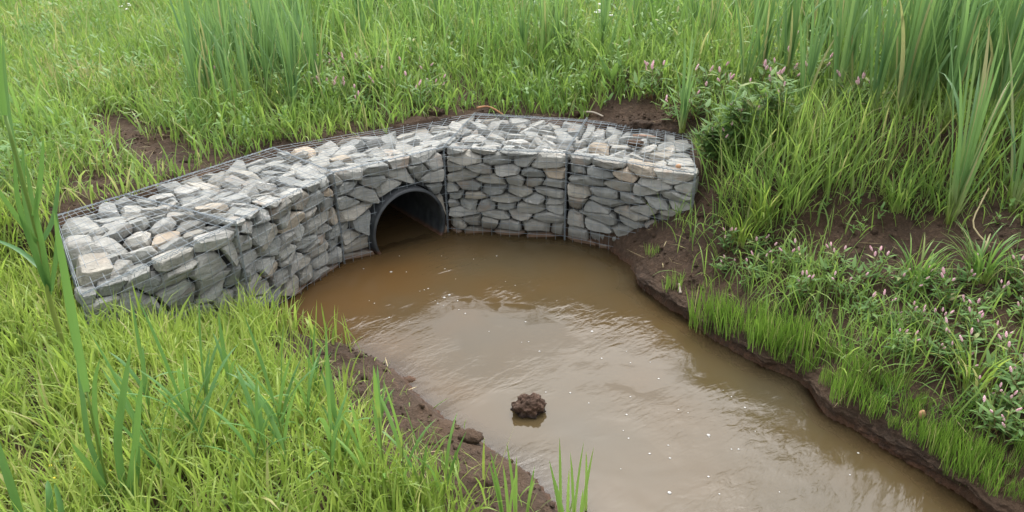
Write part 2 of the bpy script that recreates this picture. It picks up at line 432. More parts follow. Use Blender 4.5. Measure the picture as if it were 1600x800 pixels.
# ------------------------------------------------------------------ ground
def axis(lo, hi, step, far, growth=1.22):
    a = list(np.arange(lo, hi + 1e-6, step)); s = step
    while a[-1] < far: s *= growth; a.append(a[-1] + s)
    s = step
    while a[0] > -far: s *= growth; a.insert(0, a[0] - s)
    return np.array(a)
ax, ay = axis(-3.9, 4.2, .026, 90), axis(1.4, 7.4, .026, 100)
GX, GY = np.meshgrid(ax, ay)
GZ = terrain(GX.ravel(), GY.ravel())
V = np.column_stack([GX.ravel(), GY.ravel(), GZ])
nx, ny = len(ax), len(ay)
I = np.arange(nx * ny).reshape(ny, nx)
F = np.column_stack([I[:-1, :-1].ravel(), I[:-1, 1:].ravel(), I[1:, 1:].ravel(), I[1:, :-1].ravel()])
fc = V[F].mean(1) - np.array(PIPE_C)                                  # the pipe runs through the bank: leave its bore open
along = fc @ np.array(-HN); rad = np.linalg.norm(fc - along[:, None] * np.array(-HN), axis=1)
F = F[~((along > -.05) & (along < 3.2) & (rad < PIPE_R - .005) & (V[F].mean(1)[:, 2] > -.16))]
tag(link('ground', np_mesh('ground', V, F), M['soil']), 'wet dark brown soil banks around the stream', 'ground', kind='structure')

# the turf edge of the right bank hangs a little over the water
line = [(.93, 4.95), (.93, 4.77), (1.03, 4.55), (1.13, 4.39), (1.26, 4.06), (1.41, 3.84), (1.65, 3.60), (1.73, 3.27), (1.93, 2.96), (2.06, 2.71), (2.13, 2.56), (2.38, 2.2), (2.6, 1.85)]
pts = []
for (a, b) in zip(line, line[1:]):
    n_ = max(2, int(math.hypot(b[0] - a[0], b[1] - a[1]) / .011))
    pts += [(a[0] + (b[0] - a[0]) * i / n_, a[1] + (b[1] - a[1]) * i / n_) for i in range(n_)]
pts = np.array(pts); k_ = np.ones(17) / 17
sm = np.column_stack([np.convolve(np.pad(pts[:, i], 8, mode='edge'), k_, 'valid') for i in (0, 1)])
tg = np.gradient(sm, axis=0); tg /= np.linalg.norm(tg, axis=1)[:, None]; nr = np.column_stack([-tg[:, 1], tg[:, 0]])     # towards the land
sv = np.linspace(-.16, .2, 90)
SX, SY = sm[:, 0, None] + nr[:, 0, None] * sv, sm[:, 1, None] + nr[:, 1, None] * sv
SZ = terrain(SX.ravel(), SY.ravel()).reshape(SX.shape)
off = sv[np.argmax(SZ > .055, axis=1)]; off = np.convolve(np.pad(off, 2, mode='edge'), np.ones(5) / 5, 'valid')
L_ = np.cumsum(np.full(len(sm), .011)); n1 = fbm(L_, L_ * 0 + 3, 4, 5.); n2 = fbm(L_, L_ * 0 + 8, 3, 22.); n3 = fbm(L_, L_ * 0 + 15, 3, 3.)
amt = np.clip(.5 + 1.3 * n3, .0, 1)
prof = [(.10, .05), (.012, .062), (-.018, .072), (-.036, .090), (-.036, .108), (-.020, .126), (.02, .140), (.07, .150), (.13, .150)]
pj = np.linspace(0, len(prof) - 1, 33); prof = np.column_stack([np.interp(pj, np.arange(len(prof)), [p[i] for p in prof]) for i in (0, 1)])
V = []
for j, (dd, zz) in enumerate(prof):
    e = fbm(L_ * 16, L_ * 0 + j * .33, 4, 1.) * .017 + fbm(L_ * 55 + 9, L_ * 0 + j * .9, 2, 1.) * .006
    d_ = off + np.where(dd < .02, dd * (.4 + amt) + .02 * n1 + .008 * n2, dd) + e
    V.append(np.column_stack([sm[:, 0] + nr[:, 0] * d_, sm[:, 1] + nr[:, 1] * d_, zz - .012 + .022 * n1 * (dd < .1) + .006 * n2 - .035 * (1 - amt) * (dd < .05) + fbm(L_ * 22 + 40, L_ * 0 + j * .5, 3, 1.) * .010 - .06 * (dd > .12)]))
V = np.stack(V, 1); n_, k_ = V.shape[:2]; I = np.arange(n_ * k_).reshape(n_, k_)
F = np.column_stack([I[:-1, :-1].ravel(), I[1:, :-1].ravel(), I[1:, 1:].ravel(), I[:-1, 1:].ravel()])
tag(link('ground_edge', np_mesh('ground_edge', V.reshape(-1, 3), F), M['soil']), 'ragged brown soil edge hanging over the right water line', 'ground', kind='structure')

# ------------------------------------------------------------------ water
wx, wy = np.arange(-2.3, 5.2, .04), np.arange(-3, 7.6, .04)
WX, WY = np.meshgrid(wx, wy); x, y = WX.ravel(), WY.ravel()
d = pdist(x, y, WATER, True); sdw = np.where(inside(x, y, WATER), -d, d)
q = np.column_stack([x, y]) - np.array(PIPE_C)[:2]
al = q @ np.array(-HN)[:2]; la = np.abs(q @ np.array(HU)[:2])
keep = (sdw < .22) | ((al > -.1) & (al < 2.9) & (la < .33))
dep = np.clip(-terrain(x, y), 0, 1)
dep = np.where((al > 0) & (la < .33) & (sdw > 0), .15, dep)
I = np.arange(len(x)).reshape(len(wy), len(wx))
F = np.column_stack([I[:-1, :-1].ravel(), I[:-1, 1:].ravel(), I[1:, 1:].ravel(), I[1:, :-1].ravel()])
F = F[keep[F].all(1)]
used = np.unique(F); rm = np.full(len(x), -1); rm[used] = np.arange(len(used))
vc = np.column_stack([dep, np.zeros_like(dep), np.zeros_like(dep), np.ones_like(dep)])
tag(link('water', np_mesh('water', np.column_stack([x, y, np.zeros_like(x)])[used], rm[F], vc[used]), M['water']),
    'murky brown rippled stream reflecting the grey sky', 'water', kind='structure')

# ------------------------------------------------------------------ stones
def clip(poly, p, n):
    """keep the side of the line through p where (q-p).n <= 0"""
    out = []
    for i in range(len(poly)):
        a, b = poly[i], poly[(i + 1) % len(poly)]
        da, db = (a[0] - p[0]) * n[0] + (a[1] - p[1]) * n[1], (b[0] - p[0]) * n[0] + (b[1] - p[1]) * n[1]
        if da <= 0: out.append(a)
        if (da < 0) != (db < 0) and da != db:
            t = da / (da - db); out.append((a[0] + (b[0] - a[0]) * t, a[1] + (b[1] - a[1]) * t))
    return out
def area(p): return abs(sum(p[i][0] * p[(i + 1) % len(p)][1] - p[(i + 1) % len(p)][0] * p[i][1] for i in range(len(p)))) / 2
def cells(seeds, poly, rot=0., asp=1., circle=None):
    """voronoi cells of seeds in poly; in a frame turned by rot and squeezed by asp"""
    c, s = math.cos(rot), math.sin(rot)
    fw = lambda p: ((c * p[0] + s * p[1]) / asp, -s * p[0] + c * p[1])
    bw = lambda p: (c * p[0] * asp - s * p[1], s * p[0] * asp + c * p[1])
    S2 = [fw(p) for p in seeds]; res = []
    for i, a in enumerate(S2):
        P = [fw(p) for p in poly]
        for j, b in enumerate(S2):
            if i == j: continue
            n = (b[0] - a[0], b[1] - a[1])
            if n[0] ** 2 + n[1] ** 2 > 1.0: continue
            P = clip(P, ((a[0] + b[0]) / 2, (a[1] + b[1]) / 2), n)
            if len(P) < 3: break
        if len(P) < 3: continue
        P = [bw(p) for p in P]
        if circle:
            cu, cw, cr = circle; q = seeds[i]
            dx, dy = q[0] - cu, q[1] - cw; L = math.hypot(dx, dy)
            if L < cr: continue
            n = (-dx / L, -dy / L); P = clip(P, (cu - n[0] * cr, cw - n[1] * cr), n)
            if len(P) < 3: continue
        if area(P) > .0012: res.append(P)
    return res
def stone_mesh(poly, depth, frame, gap=.006, tilt=.16, push=.0, rough=.004, cuts=2, front=.8):
    """one angular stone filling a cell; frame = (origin, U, W, N): N looks out of the cage. -> mesh about its own centre"""
    O, U, W, N = frame
    cx = sum(p[0] for p in poly) / len(poly); cy = sum(p[1] for p in poly) / len(poly)
    ring = []
    k = len(poly)
    for i in range(k):
        a, b, cq = poly[i - 1], poly[i], poly[(i + 1) % k]
        for q, f in ((a, random.uniform(.0, .2)), (cq, random.uniform(.02, .2))):
            ring.append((b[0] + (q[0] - b[0]) * f, b[1] + (q[1] - b[1]) * f))
    rr = math.sqrt(area(poly) / math.pi); sc = max(.72, 1 - gap / rr)
    ring = [((p[0] - cx) * sc, (p[1] - cy) * sc) for p in ring]
    tu, tw = random.gauss(0, tilt), random.gauss(0, tilt)
    fs = random.uniform(front - .16, front + .14); ou, ow = random.uniform(-.12, .12) * rr, random.uniform(-.12, .12) * rr
    bm = bmesh.new(); j = lambda a: random.uniform(-a, a)
    for p in ring:
        sl = max(-.03, min(.03, tu * p[0] + tw * p[1]))
        for s2, dz, jj in ((fs * (1 + j(.08)), 0, .003), (1, -.022 - random.random() * .025, .004), (.88 + j(.08), -depth, .008)):
            o2 = (ou, ow) if dz == 0 else (0, 0)
            bm.verts.new(U * (p[0] * s2 + o2[0] + j(jj)) + W * (p[1] * s2 + o2[1] + j(jj)) + N * (dz + sl + push + j(jj)))
    h = bmesh.ops.convex_hull(bm, input=bm.verts)
    bmesh.ops.delete(bm, geom=list({v for v in h['geom_interior'] + h['geom_unused'] if isinstance(v, bmesh.types.BMVert) and v.is_valid}), context='VERTS')
    bmesh.ops.dissolve_limit(bm, angle_limit=R(9), verts=bm.verts, edges=bm.edges)
    bmesh.ops.bevel(bm, geom=list(bm.edges), offset=min(.006, rr * .08), segments=1, affect='EDGES', clamp_overlap=True)
    bmesh.ops.triangulate(bm, faces=bm.faces)
    long = [e for e in bm.edges if e.calc_length() > .03]
    bmesh.ops.subdivide_edges(bm, edges=long, cuts=1, use_grid_fill=False)
    bmesh.ops.triangulate(bm, faces=bm.faces)
    long = [e for e in bm.edges if e.calc_length() > .03]
    bmesh.ops.subdivide_edges(bm, edges=long, cuts=1, use_grid_fill=False)
    bmesh.ops.triangulate(bm, faces=bm.faces)
    bm.normal_update()
    ph = random.uniform(0, 100)
    for v in bm.verts:
        q = v.co * 30
        dd = math.sin(q.x + ph) * math.sin(q.y * 1.3 + ph * 2) * math.sin(q.z * 1.1 + ph * 3) + random.uniform(-.5, .5)
        v.co += v.normal * dd * rough
    me = bpy.data.meshes.new('stone'); bm.to_mesh(me); bm.free()
    me.polygons.foreach_set('use_smooth', [True] * len(me.polygons)); me.set_sharp_from_angle(angle=R(32))
    me.materials.append(M['stone'])
    return me, O + U * cx + W * cy
def rows(L, z0, z1, wm, hm, jit=.25):
    """jittered course lattice"""
    sd = []; z = z0
    while z < z1 - hm * .3:
        h = hm * random.uniform(.6, 1.45); u = -random.random() * wm
        while u < L + wm * .3:
            ww = wm * random.uniform(.5, 1.6)
            sd.append((u + ww / 2 + random.gauss(0, .02), z + h / 2 + random.gauss(0, jit * h * .6))); u += ww
        z += h
    return [p for p in sd if -.02 < p[0] < L + .02 and z0 - .02 < p[1] < z1 + .01]
def poisson(poly, r, n=4000):
    xs = [p[0] for p in poly]; ys = [p[1] for p in poly]; pts = []
    for _ in range(n):
        p = (random.uniform(min(xs), max(xs)), random.uniform(min(ys), max(ys)))
        rr = r * (.72 + .56 * random.random())
        if all((p[0] - q[0]) ** 2 + (p[1] - q[1]) ** 2 > rr * rr for q in pts) and bool(inside(np.array([p[0]]), np.array([p[1]]), poly)[0]): pts.append(p)
    return pts
def v2(p, z=0): return Vector((p[0], p[1], z))
def inset(poly, edges):
    out = list(poly)
    for i, dist in edges:
        a, b = poly[i], poly[(i + 1) % len(poly)]
        n = Vector((b[1] - a[1], a[0] - b[0])).normalized()
        out = clip(out, (a[0] - n.x * dist, a[1] - n.y * dist), (n.x, n.y))
    return out
def inset_edge(poly, i, dist):
    """move edge i..i+1 of a counter-clockwise polygon inwards"""
    a, b = poly[i], poly[(i + 1) % len(poly)]
    n = Vector((b[1] - a[1], a[0] - b[0])).normalized()
    p = (a[0] - n.x * dist, a[1] - n.y * dist)
    return clip(poly, p, (n.x, n.y))

def wire_panel(mb, P, nu, nv, bulge=.01, hole=None, r=.0016):
    """woven square mesh over the quad P (4 corners, u along 0-1, v along 0-3)"""
    a, b, c, dq = P; nrm = (b - a).cross(dq - a).normalized()
    ph = random.uniform(0, 9)
    def pt(u, v):
        q = a * (1 - u) * (1 - v) + b * u * (1 - v) + c * u * v + dq * (1 - u) * v
        e = math.sin(math.pi * min(1, max(0, u))) * math.sin(math.pi * min(1, max(0, v)))
        return q + nrm * (bulge * e * (1 + .6 * math.sin(7 * u + ph) * math.cos(5 * v + ph)) + .002 * math.sin(23 * u + 17 * v + ph))
    def run(f, n):
        seg = []
        for i in range(n + 1):
            q = f(i / n)
            if hole and hole(q):
                if len(seg) > 1: mb.tube(seg, r, 4, cap=False)
                seg = []
            else: seg.append(q)
        if len(seg) > 1: mb.tube(seg, r, 4, cap=False)
    k = 2 if not hole else 4
    for i in range(nu + 1):
        w_ = r * .6 if i % 1 == 0 else 0
        run(lambda t: pt(i / nu, t) + nrm * w_, nv * k)
    for jv in range(nv + 1): run(lambda t: pt(t, jv / nv) - nrm * r * .6, nu * k)
def binder(mb, a, b, r=.008, pitch=.034):
    L = (b - a).length; n = int(L / pitch * 7); t = (b - a).normalized()
    x_ = t.cross(Vector((.3, .5, .8))).normalized(); y_ = t.cross(x_)
    mb.tube([a + t * (L * i / n) + (x_ * math.cos(i * 2 * math.pi / 7) + y_ * math.sin(i * 2 * math.pi / 7)) * r for i in range(n + 1)], .0016, 4, cap=False)
    for o in (x_ * .006, -x_ * .006): mb.tube([a + o, b + o], .0017, 4, cap=False)

def make_gabion(label, quad, faces, top_inset, top_r=.150, bend=False):
    """quad: plan corners; faces: list of (a, b, dict) seen faces; each gabion is one thing"""
    cx = sum(p[0] for p in quad) / 4; cy = sum(p[1] for p in quad) / 4
    root = empty('gabion', (cx, cy, 0), label, 'gabion', 'stone-filled wire gabions around the culvert')
    O = Vector((cx, cy, 0)); made = []
    hole = None
    for (a, b, kw) in faces:
        A, B = v2(a), v2(b); L = (B - A).length; U = (B - A) / L; N = Vector((U.y, -U.x, 0))
        st, en = kw.get('start', 0), kw.get('end', 0)
        z0, z1 = kw.get('z0', -.13), GH - .015
        sd = [(u + st, z) for u, z in rows(L - st - en, z0, z1, kw.get('wm', .185), kw.get('hm', .082), kw.get('jit', .25))]
        circ = kw.get('circle')
        if circ:
            sd = [p for p in sd if math.hypot(p[0] - circ[0], p[1] - circ[1]) > circ[2] + .035]
        poly = [(st, z0), (L - en, z0), (L - en, z1), (st, z1)]
        for P in cells(sd, poly, kw.get('rot', 0), kw.get('asp', 1.9), circ):
            dpt = random.uniform(.11, .16)
            me, c = stone_mesh(P, dpt, (A, U, Vector((0, 0, 1)), N), gap=.0062, tilt=.28, push=-.014 + random.uniform(-.022, .006))
            made.append((area(P), me, c, c.z))
    tp = inset(quad, top_inset)
    for P in cells(poisson(tp, top_r), tp, random.uniform(-.6, .6), 1.35):
        me, c = stone_mesh(P, random.uniform(.06, .1), (Vector((0, 0, GH - .012)), Vector((1, 0, 0)), Vector((0, 1, 0)), Vector((0, 0, 1))),
                           gap=.005, tilt=.22, push=random.uniform(-.04, .0), front=.84)
        made.append((area(P) + .01, me, c, c.z))
    if bend: made = [(a_, me, c - Vector((0, 0, slump(c))), z) for a_, me, c, z in made]
    made.sort(key=lambda q: -q[0] - (.05 if q[3] > .0 else 0))
    rest = []
    for k, (ar, me, c, z) in enumerate(made):
        if k < 100: link('stone', me, None, root, c - O)
        else: rest.append((me, c))
    if rest:
        bm = bmesh.new()
        for me, c in rest:
            me.transform(Matrix.Translation(c - O)); bm.from_mesh(me)
        me = bpy.data.meshes.new('stone'); bm.to_mesh(me); bm.free(); me.materials.append(M['stone'])
        link('stone_fill', me, None, root)['kind'] = 'stuff'
    return root, O

def slump(p):
    """the nearest cage has settled along its front: how far a point sinks"""
    a, b = v2(C1), v2(C0); e = b - a; L = e.length; e = e / L
    q = Vector((p.x, p.y, 0)) - a; t = min(1, max(0, q.dot(e) / L)); d = abs(q.cross(e).z)
    f = min(1, max(0, 1 - d / .5)); f = f * f * (3 - 2 * f)
    return .15 * t ** .7 * f * min(1, max(0, (p.z - .15) / .5))
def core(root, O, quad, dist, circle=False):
    """plain block for the inner rubble, near-black to paint the shade seen in the gaps"""
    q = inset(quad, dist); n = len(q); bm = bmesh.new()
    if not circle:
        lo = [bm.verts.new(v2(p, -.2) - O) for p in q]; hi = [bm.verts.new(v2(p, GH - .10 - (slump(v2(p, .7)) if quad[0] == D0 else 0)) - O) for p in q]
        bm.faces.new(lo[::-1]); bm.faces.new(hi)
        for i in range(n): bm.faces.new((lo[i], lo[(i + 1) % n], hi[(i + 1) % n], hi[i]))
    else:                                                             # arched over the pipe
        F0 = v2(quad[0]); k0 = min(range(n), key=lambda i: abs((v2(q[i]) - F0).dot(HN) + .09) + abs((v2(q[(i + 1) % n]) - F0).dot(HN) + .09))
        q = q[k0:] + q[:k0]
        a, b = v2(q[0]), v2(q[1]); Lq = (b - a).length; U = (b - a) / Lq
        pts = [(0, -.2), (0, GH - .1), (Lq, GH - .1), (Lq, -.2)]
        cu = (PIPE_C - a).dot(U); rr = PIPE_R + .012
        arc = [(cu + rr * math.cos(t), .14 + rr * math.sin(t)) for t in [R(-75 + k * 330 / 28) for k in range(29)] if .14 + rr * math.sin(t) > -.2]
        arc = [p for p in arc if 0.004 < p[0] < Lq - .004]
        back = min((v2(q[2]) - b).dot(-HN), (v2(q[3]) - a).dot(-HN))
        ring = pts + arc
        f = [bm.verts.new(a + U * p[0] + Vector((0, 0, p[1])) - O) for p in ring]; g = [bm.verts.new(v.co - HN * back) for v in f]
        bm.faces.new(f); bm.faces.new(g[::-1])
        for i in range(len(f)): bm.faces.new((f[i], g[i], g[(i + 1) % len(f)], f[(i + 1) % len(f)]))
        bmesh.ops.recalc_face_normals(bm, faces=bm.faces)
    me = bpy.data.meshes.new('rubble_shade_core'); bm.to_mesh(me); bm.free()
    link('rubble_shade_core', me, M['core'], root)

def cage(root, O, panels, binders, bend=False):
    def settle(mb):
        if bend: mb.v = [v - Vector((0, 0, slump(v + O))) for v in mb.v]
    for nm, P, nu, nv, kw in panels:
        mb = MB(); wire_panel(mb, [p - O for p in P], nu, nv, **kw); settle(mb); mb.build(nm, M['wire'], root)
    for a, b in binders:
        mb = MB(); binder(mb, a - O, b - O); settle(mb); mb.build('spiral_binder', M['wire'], root)

ZB, ZT = -.12, GH + .006
def fpanel(a, b, off=.008):
    A, B = v2(a), v2(b); U = (B - A).normalized(); N = Vector((U.y, -U.x, 0)) * off
    return [v2(a, ZB) + N, v2(b, ZB) + N, v2(b, ZT) + N, v2(a, ZT) + N]
def lpanel(q, dz=.004): return [v2(p, ZT + dz) for p in q]
hole = lambda O: (lambda p: math.hypot((p + O - PIPE_C).dot(HU), (p + O).z - .14) < PIPE_R + .012 and True)

# left wing: the nearest cage, half sunk in the grass
Q = [D0, C0, C1, D1]
g, O = make_gabion('nearest grey stone gabion at the left, half sunk in grass', Q,
                   [(C0, C1, dict(wm=.20, hm=.10, asp=1.8, rot=R(10), z0=.05, jit=.3)), (D0, C0, dict(wm=.22, hm=.13, asp=1.6, end=.13, z0=.2))],
                   [(0, .12), (1, .13)], top_r=.155, bend=True)
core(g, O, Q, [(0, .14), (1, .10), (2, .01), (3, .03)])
cage(g, O, [('end_panel', fpanel(D0, C0), 13, 11, {}), ('front_panel', fpanel(C0, C1), 13, 11, dict(bulge=.022)), ('lid_panel', lpanel(Q), 13, 13, dict(bulge=.012))],
     [(v2(C1, ZB), v2(C1, ZT)), (v2(C0, ZT), v2(C1, ZT)), (v2(D1, ZT), v2(C1, ZT)), (v2(D0, ZT), v2(D1, ZT))], True)
# left wing: the second cage, its face along the water
Q = [C1, C2, B2, D1]
g, O = make_gabion('grey stone gabion left of the pipe, its face along the water', Q,
                   [(C1, C2, dict(wm=.19, hm=.092, asp=1.9, rot=R(22), jit=.3))], [(0, .13)], top_r=.155)
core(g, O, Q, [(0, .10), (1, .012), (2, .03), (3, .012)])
cage(g, O, [('front_panel', fpanel(C1, C2), 13, 11, dict(bulge=.022)), ('lid_panel', lpanel(Q), 13, 15, dict(bulge=.012))],
     [(v2(C1, ZT), v2(C2, ZT)), (v2(D1, ZT), v2(B2, ZT))])
# headwall over the pipe
Q = [C2, C3, B3, B2]
g, O = make_gabion('grey stone gabion headwall with the dark pipe mouth through it', Q,
                   [(C2, C3, dict(wm=.20, hm=.082, asp=2.3, circle=(.596, .14, PIPE_R + .004), end=.0, jit=.25))], [(0, .13), (3, .01)], top_r=.150)
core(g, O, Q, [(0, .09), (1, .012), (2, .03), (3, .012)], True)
cage(g, O, [('front_panel', fpanel(C2, C3), 13, 11, dict(hole=hole(O))), ('lid_panel', lpanel(Q), 13, 13, {})],
     [(v2(C2, ZB), v2(C2, ZT)), (v2(C2, ZT), v2(C3, ZT)), (v2(C2, ZT), v2(B2, ZT))])
# right of the pipe
Q = [C3, C4, B4, B3]
g, O = make_gabion('middle grey stone gabion just right of the pipe mouth', Q,
                   [(C3, C4, dict(wm=.20, hm=.070, asp=2.7, jit=.22))], [(0, .13)], top_r=.135)
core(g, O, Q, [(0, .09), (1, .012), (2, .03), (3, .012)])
cage(g, O, [('front_panel', fpanel(C3, C4), 13, 11, {}), ('lid_panel', lpanel(Q, .012), 13, 13, dict(bulge=.03))],
     [(v2(C3, ZB), v2(C3, ZT)), (v2(C3, ZT), v2(C4, ZT)), (v2(C3, ZT), v2(B3, ZT)), (v2(B3, ZT), v2(B4, ZT))])
Q = [C4, C5, B5, B4]
g, O = make_gabion('rightmost grey stone gabion, partly buried in the brown bank', Q,
                   [(C4, C5, dict(wm=.225, hm=.074, asp=2.8, rot=R(-5), jit=.22)), (C5, B5, dict(wm=.2, hm=.1, start=.13, z0=.2))], [(0, .13), (1, .12)], top_r=.150)
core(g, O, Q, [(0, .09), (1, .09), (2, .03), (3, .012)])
cage(g, O, [('front_panel', fpanel(C4, C5), 13, 11, {}), ('lid_panel', lpanel(Q, .014), 13, 13, dict(bulge=.035)), ('end_panel', fpanel(C5, B5), 12, 11, {})],
     [(v2(C4, ZB), v2(C4, ZT)), (v2(C4, ZT), v2(C5, ZT)), (v2(C4, ZT + .02), v2(B4, ZT + .03)), (v2(C5, ZB), v2(C5, ZT)), (v2(B4, ZT), v2(B5, ZT))])

# ------------------------------------------------------------------ pipe
bm = bmesh.new(); prof = [(.02, PIPE_R - .026)]
k = 0.0
while k < 3.0:                                                        # faintly ribbed bore
    prof.append((-k, PIPE_R - .028 + (.004 if int(k / .05) % 2 else 0))); k += .025
prof += [(-3.0, PIPE_R), (.016, PIPE_R), (.024, PIPE_R - .006), (.026, PIPE_R - .022)]
NS = 72; rings = []
for dx, rr in prof:
    rings.append([bm.verts.new(HN * dx + HU * (rr * math.cos(2 * math.pi * i / NS)) + Vector((0, 0, rr * math.sin(2 * math.pi * i / NS)))) for i in range(NS)])
for a, b in zip(rings, rings[1:] + rings[:1]):
    for i in range(NS): bm.faces.new((a[i], a[(i + 1) % NS], b[(i + 1) % NS], b[i]))
bmesh.ops.recalc_face_normals(bm, faces=bm.faces)
me = bpy.data.meshes.new('culvert_pipe'); bm.to_mesh(me); bm.free()
me.polygons.foreach_set('use_smooth', [True] * len(me.polygons)); me.set_sharp_from_angle(angle=R(50))
tag(link('culvert_pipe', me, M['pipe'], None, PIPE_C), 'dark grey plastic culvert pipe opening through the gabion headwall', 'pipe')

# ------------------------------------------------------------------ grass (numpy)
def blades(name, P, h, wd, az, tilt, bend, tint, mat, label, segs=5, twist=.6, cat='grass'):
    n = len(P); s = np.linspace(0, 1, segs + 1)
    th = tilt[:, None] + bend[:, None] * s[None, :] ** 1.6
    thm = (th[:, 1:] + th[:, :-1]) / 2; ds = (h / segs)[:, None]
    r = np.concatenate([np.zeros((n, 1)), np.cumsum(np.sin(thm) * ds, 1)], 1)
    z = np.concatenate([np.zeros((n, 1)), np.cumsum(np.cos(thm) * ds, 1)], 1)
    X = P[:, 0, None] + r * np.cos(az)[:, None]; Y = P[:, 1, None] + r * np.sin(az)[:, None]; Z = P[:, 2, None] + z - .01
    prof = np.interp(s, [0, .15, .45, .75, 1], [.55, .9, 1, .72, .04])
    tw = az[:, None] + math.pi / 2 + rng.normal(0, twist, n)[:, None] * (1 - .3 * s)
    hw = wd[:, None] * prof / 2
    A = np.stack([X - hw * np.cos(tw), Y - hw * np.sin(tw), Z], -1); B = np.stack([X + hw * np.cos(tw), Y + hw * np.sin(tw), Z], -1)
    V = np.stack([A, B], 2).reshape(-1, 3)
    k = 2 * (segs + 1); base = (np.arange(n) * k)[:, None] + (np.arange(segs) * 2)[None, :]
    F = np.stack([base, base + 1, base + 3, base + 2], -1).reshape(-1, 4)
    vc = np.zeros((n, segs + 1, 2, 4), np.float32); vc[..., 0] = tint[:, None, None]; vc[..., 1] = s[None, :, None]; vc[..., 3] = 1
    o = link(name, np_mesh(name, V, F, vc.reshape(-1, 4)), mat)
    return tag(o, label, cat, kind='stuff')
def ell(px, py, cx, cy, rx, ry): return np.clip(1.6 - 1.6 * np.hypot((px - cx) / rx, (py - cy) / ry), 0, 1)
def scatter(n, x0, x1, y0, y1, dens):
    x = rng.uniform(x0, x1, n); y = rng.uniform(y0, y1, n)
    ok = np.abs(x) < .78 * y + 2.1; x, y = x[ok], y[ok]
    z = terrain(x, y); px, py = pix(x, y, z)
    info = dict(x=x, y=y, z=z, px=px, py=py, dL=pdist(x, y, LEFT), dR=pdist(x, y, RIGHT), ins=inside(x, y, WATER) | (z < .03),
                gab=inside(x, y, GAB) | (pdist(x, y, GAB, True) < .03), up=np.where(inside(x, y, UP), 1, -1) * pdist(x, y, UP, True))
    p = dens(info); p = np.where(info['ins'] | info['gab'], 0, p)
    k = rng.random(len(x)) < p
    return np.column_stack([x, y, z])[k], px[k], py[k]
def clumped(x, y, f, a, b): return ss(a, b, fbm(x + 3.1, y - 7.7, 3, f))
N_ = lambda n, m_, s_: rng.normal(m_, s_, n)

BARE = [(240, 242, 125, 50), (185, 205, 80, 34), (150, 292, 70, 26), (1430, 392, 215, 70), (1560, 395, 110, 58), (1030, 400, 70, 70), (1085, 320, 36, 60)]
def bare(i):
    b = np.zeros_like(i['px'])
    for e in BARE: b = np.maximum(b, ell(i['px'], i['py'], *e))
    strip = np.where((i['x'] > -3) & (i['x'] < 1.7), 1 - ss(.02, .20, i['up'] + .16 * fbm(i['x'], i['y'], 2, 4) - .10 * ss(-.4, .4, i['x'])), 0) * (i['up'] > -.2)
    return np.clip(np.maximum(b, strip), 0, 1)

def left_d(i):
    d = i['dL'] + .30 * fbm(i['x'], i['y'], 3, 3)
    near = ss(3.7, 4.2, i['y'])
    on = ss(.30, .68, d) * (1 - near) + ss(.06, .2, d) * near
    return np.where((i['up'] < 0) & (i['dL'] < i['dR']) & (i['x'] < .6), on * (.35 + .65 * clumped(i['x'], i['y'], 5, -.5, .3)), 0)
P, px, py = scatter(96000, -5.8, .7, 1.0, 5.4, left_d); n = len(P)
blades('short_grass', P, np.clip(N_(n, .225, .07), .07, .42) * (1 + .3 * fbm(P[:, 0], P[:, 1], 2, 2)), np.clip(rng.lognormal(-4.78, .38, n), .004, .024), rng.uniform(0, 6.28, n), np.abs(N_(n, .17, .15)), np.abs(N_(n, .65, .5)) + (rng.random(n) < .15) * rng.uniform(.3, 1.3, n),
       np.clip(N_(n, .55, .25) + .3 * fbm(P[:, 0], P[:, 1], 2, 1.6), 0, 1), M['lawn'], 'short bright yellow-green grass carpeting the near left bank')
# sparse shoots over the left mud
P, px, py = scatter(9000, -2.2, .9, 1.6, 4.3, lambda i: np.where((i['dL'] < i['dR']) & (i['up'] < 0), .10 + .8 * clumped(i['x'], i['y'], 7, .15, .5) * ss(.10, .4, i['dL']), 0)); n = len(P)
blades('sparse_shoots', P, np.clip(N_(n, .10, .04), .03, .22), np.clip(N_(n, .0055, .0015), .003, .01), rng.uniform(0, 6.28, n), np.abs(N_(n, .35, .25)), np.abs(N_(n, .7, .5)),
       rng.uniform(0, 1, n), M['meadow'], 'sparse green shoots poking through the left mud edge')

def up_d(k0, f, lo, hi, wall=.0):
    return lambda i: np.where((i['up'] > -.9) & ((i['up'] > 0) | (i['x'] < -3.2)), k0 * (1 - bare(i)) * (.4 + .6 * clumped(i['x'], i['y'], f, lo, hi)), 0)
# understory behind the wall
P, px, py = scatter(190000, -9, 10, 4.4, 13, up_d(1., 2.3, -.4, .3)); n = len(P)
blades('meadow_grass', P, np.clip(N_(n, .27, .09), .07, .55) * (.65 + .35 * ss(0, .9, pdist(P[:, 0], P[:, 1], UP, True))), np.clip(rng.lognormal(-4.5, .40, n), .004, .030), rng.uniform(0, 6.28, n), np.abs(N_(n, .22, .2)), np.abs(N_(n, .7, .5)) + (rng.random(n) < .2) * rng.uniform(.4, 1.5, n),
       np.clip(N_(n, .5, .25) + .45 * fbm(P[:, 0], P[:, 1], 2, .9) - .05 * P[:, 0] * .5, 0, 1), M['meadow'], 'knee-high mixed green meadow grass behind the gabion wall', segs=4)
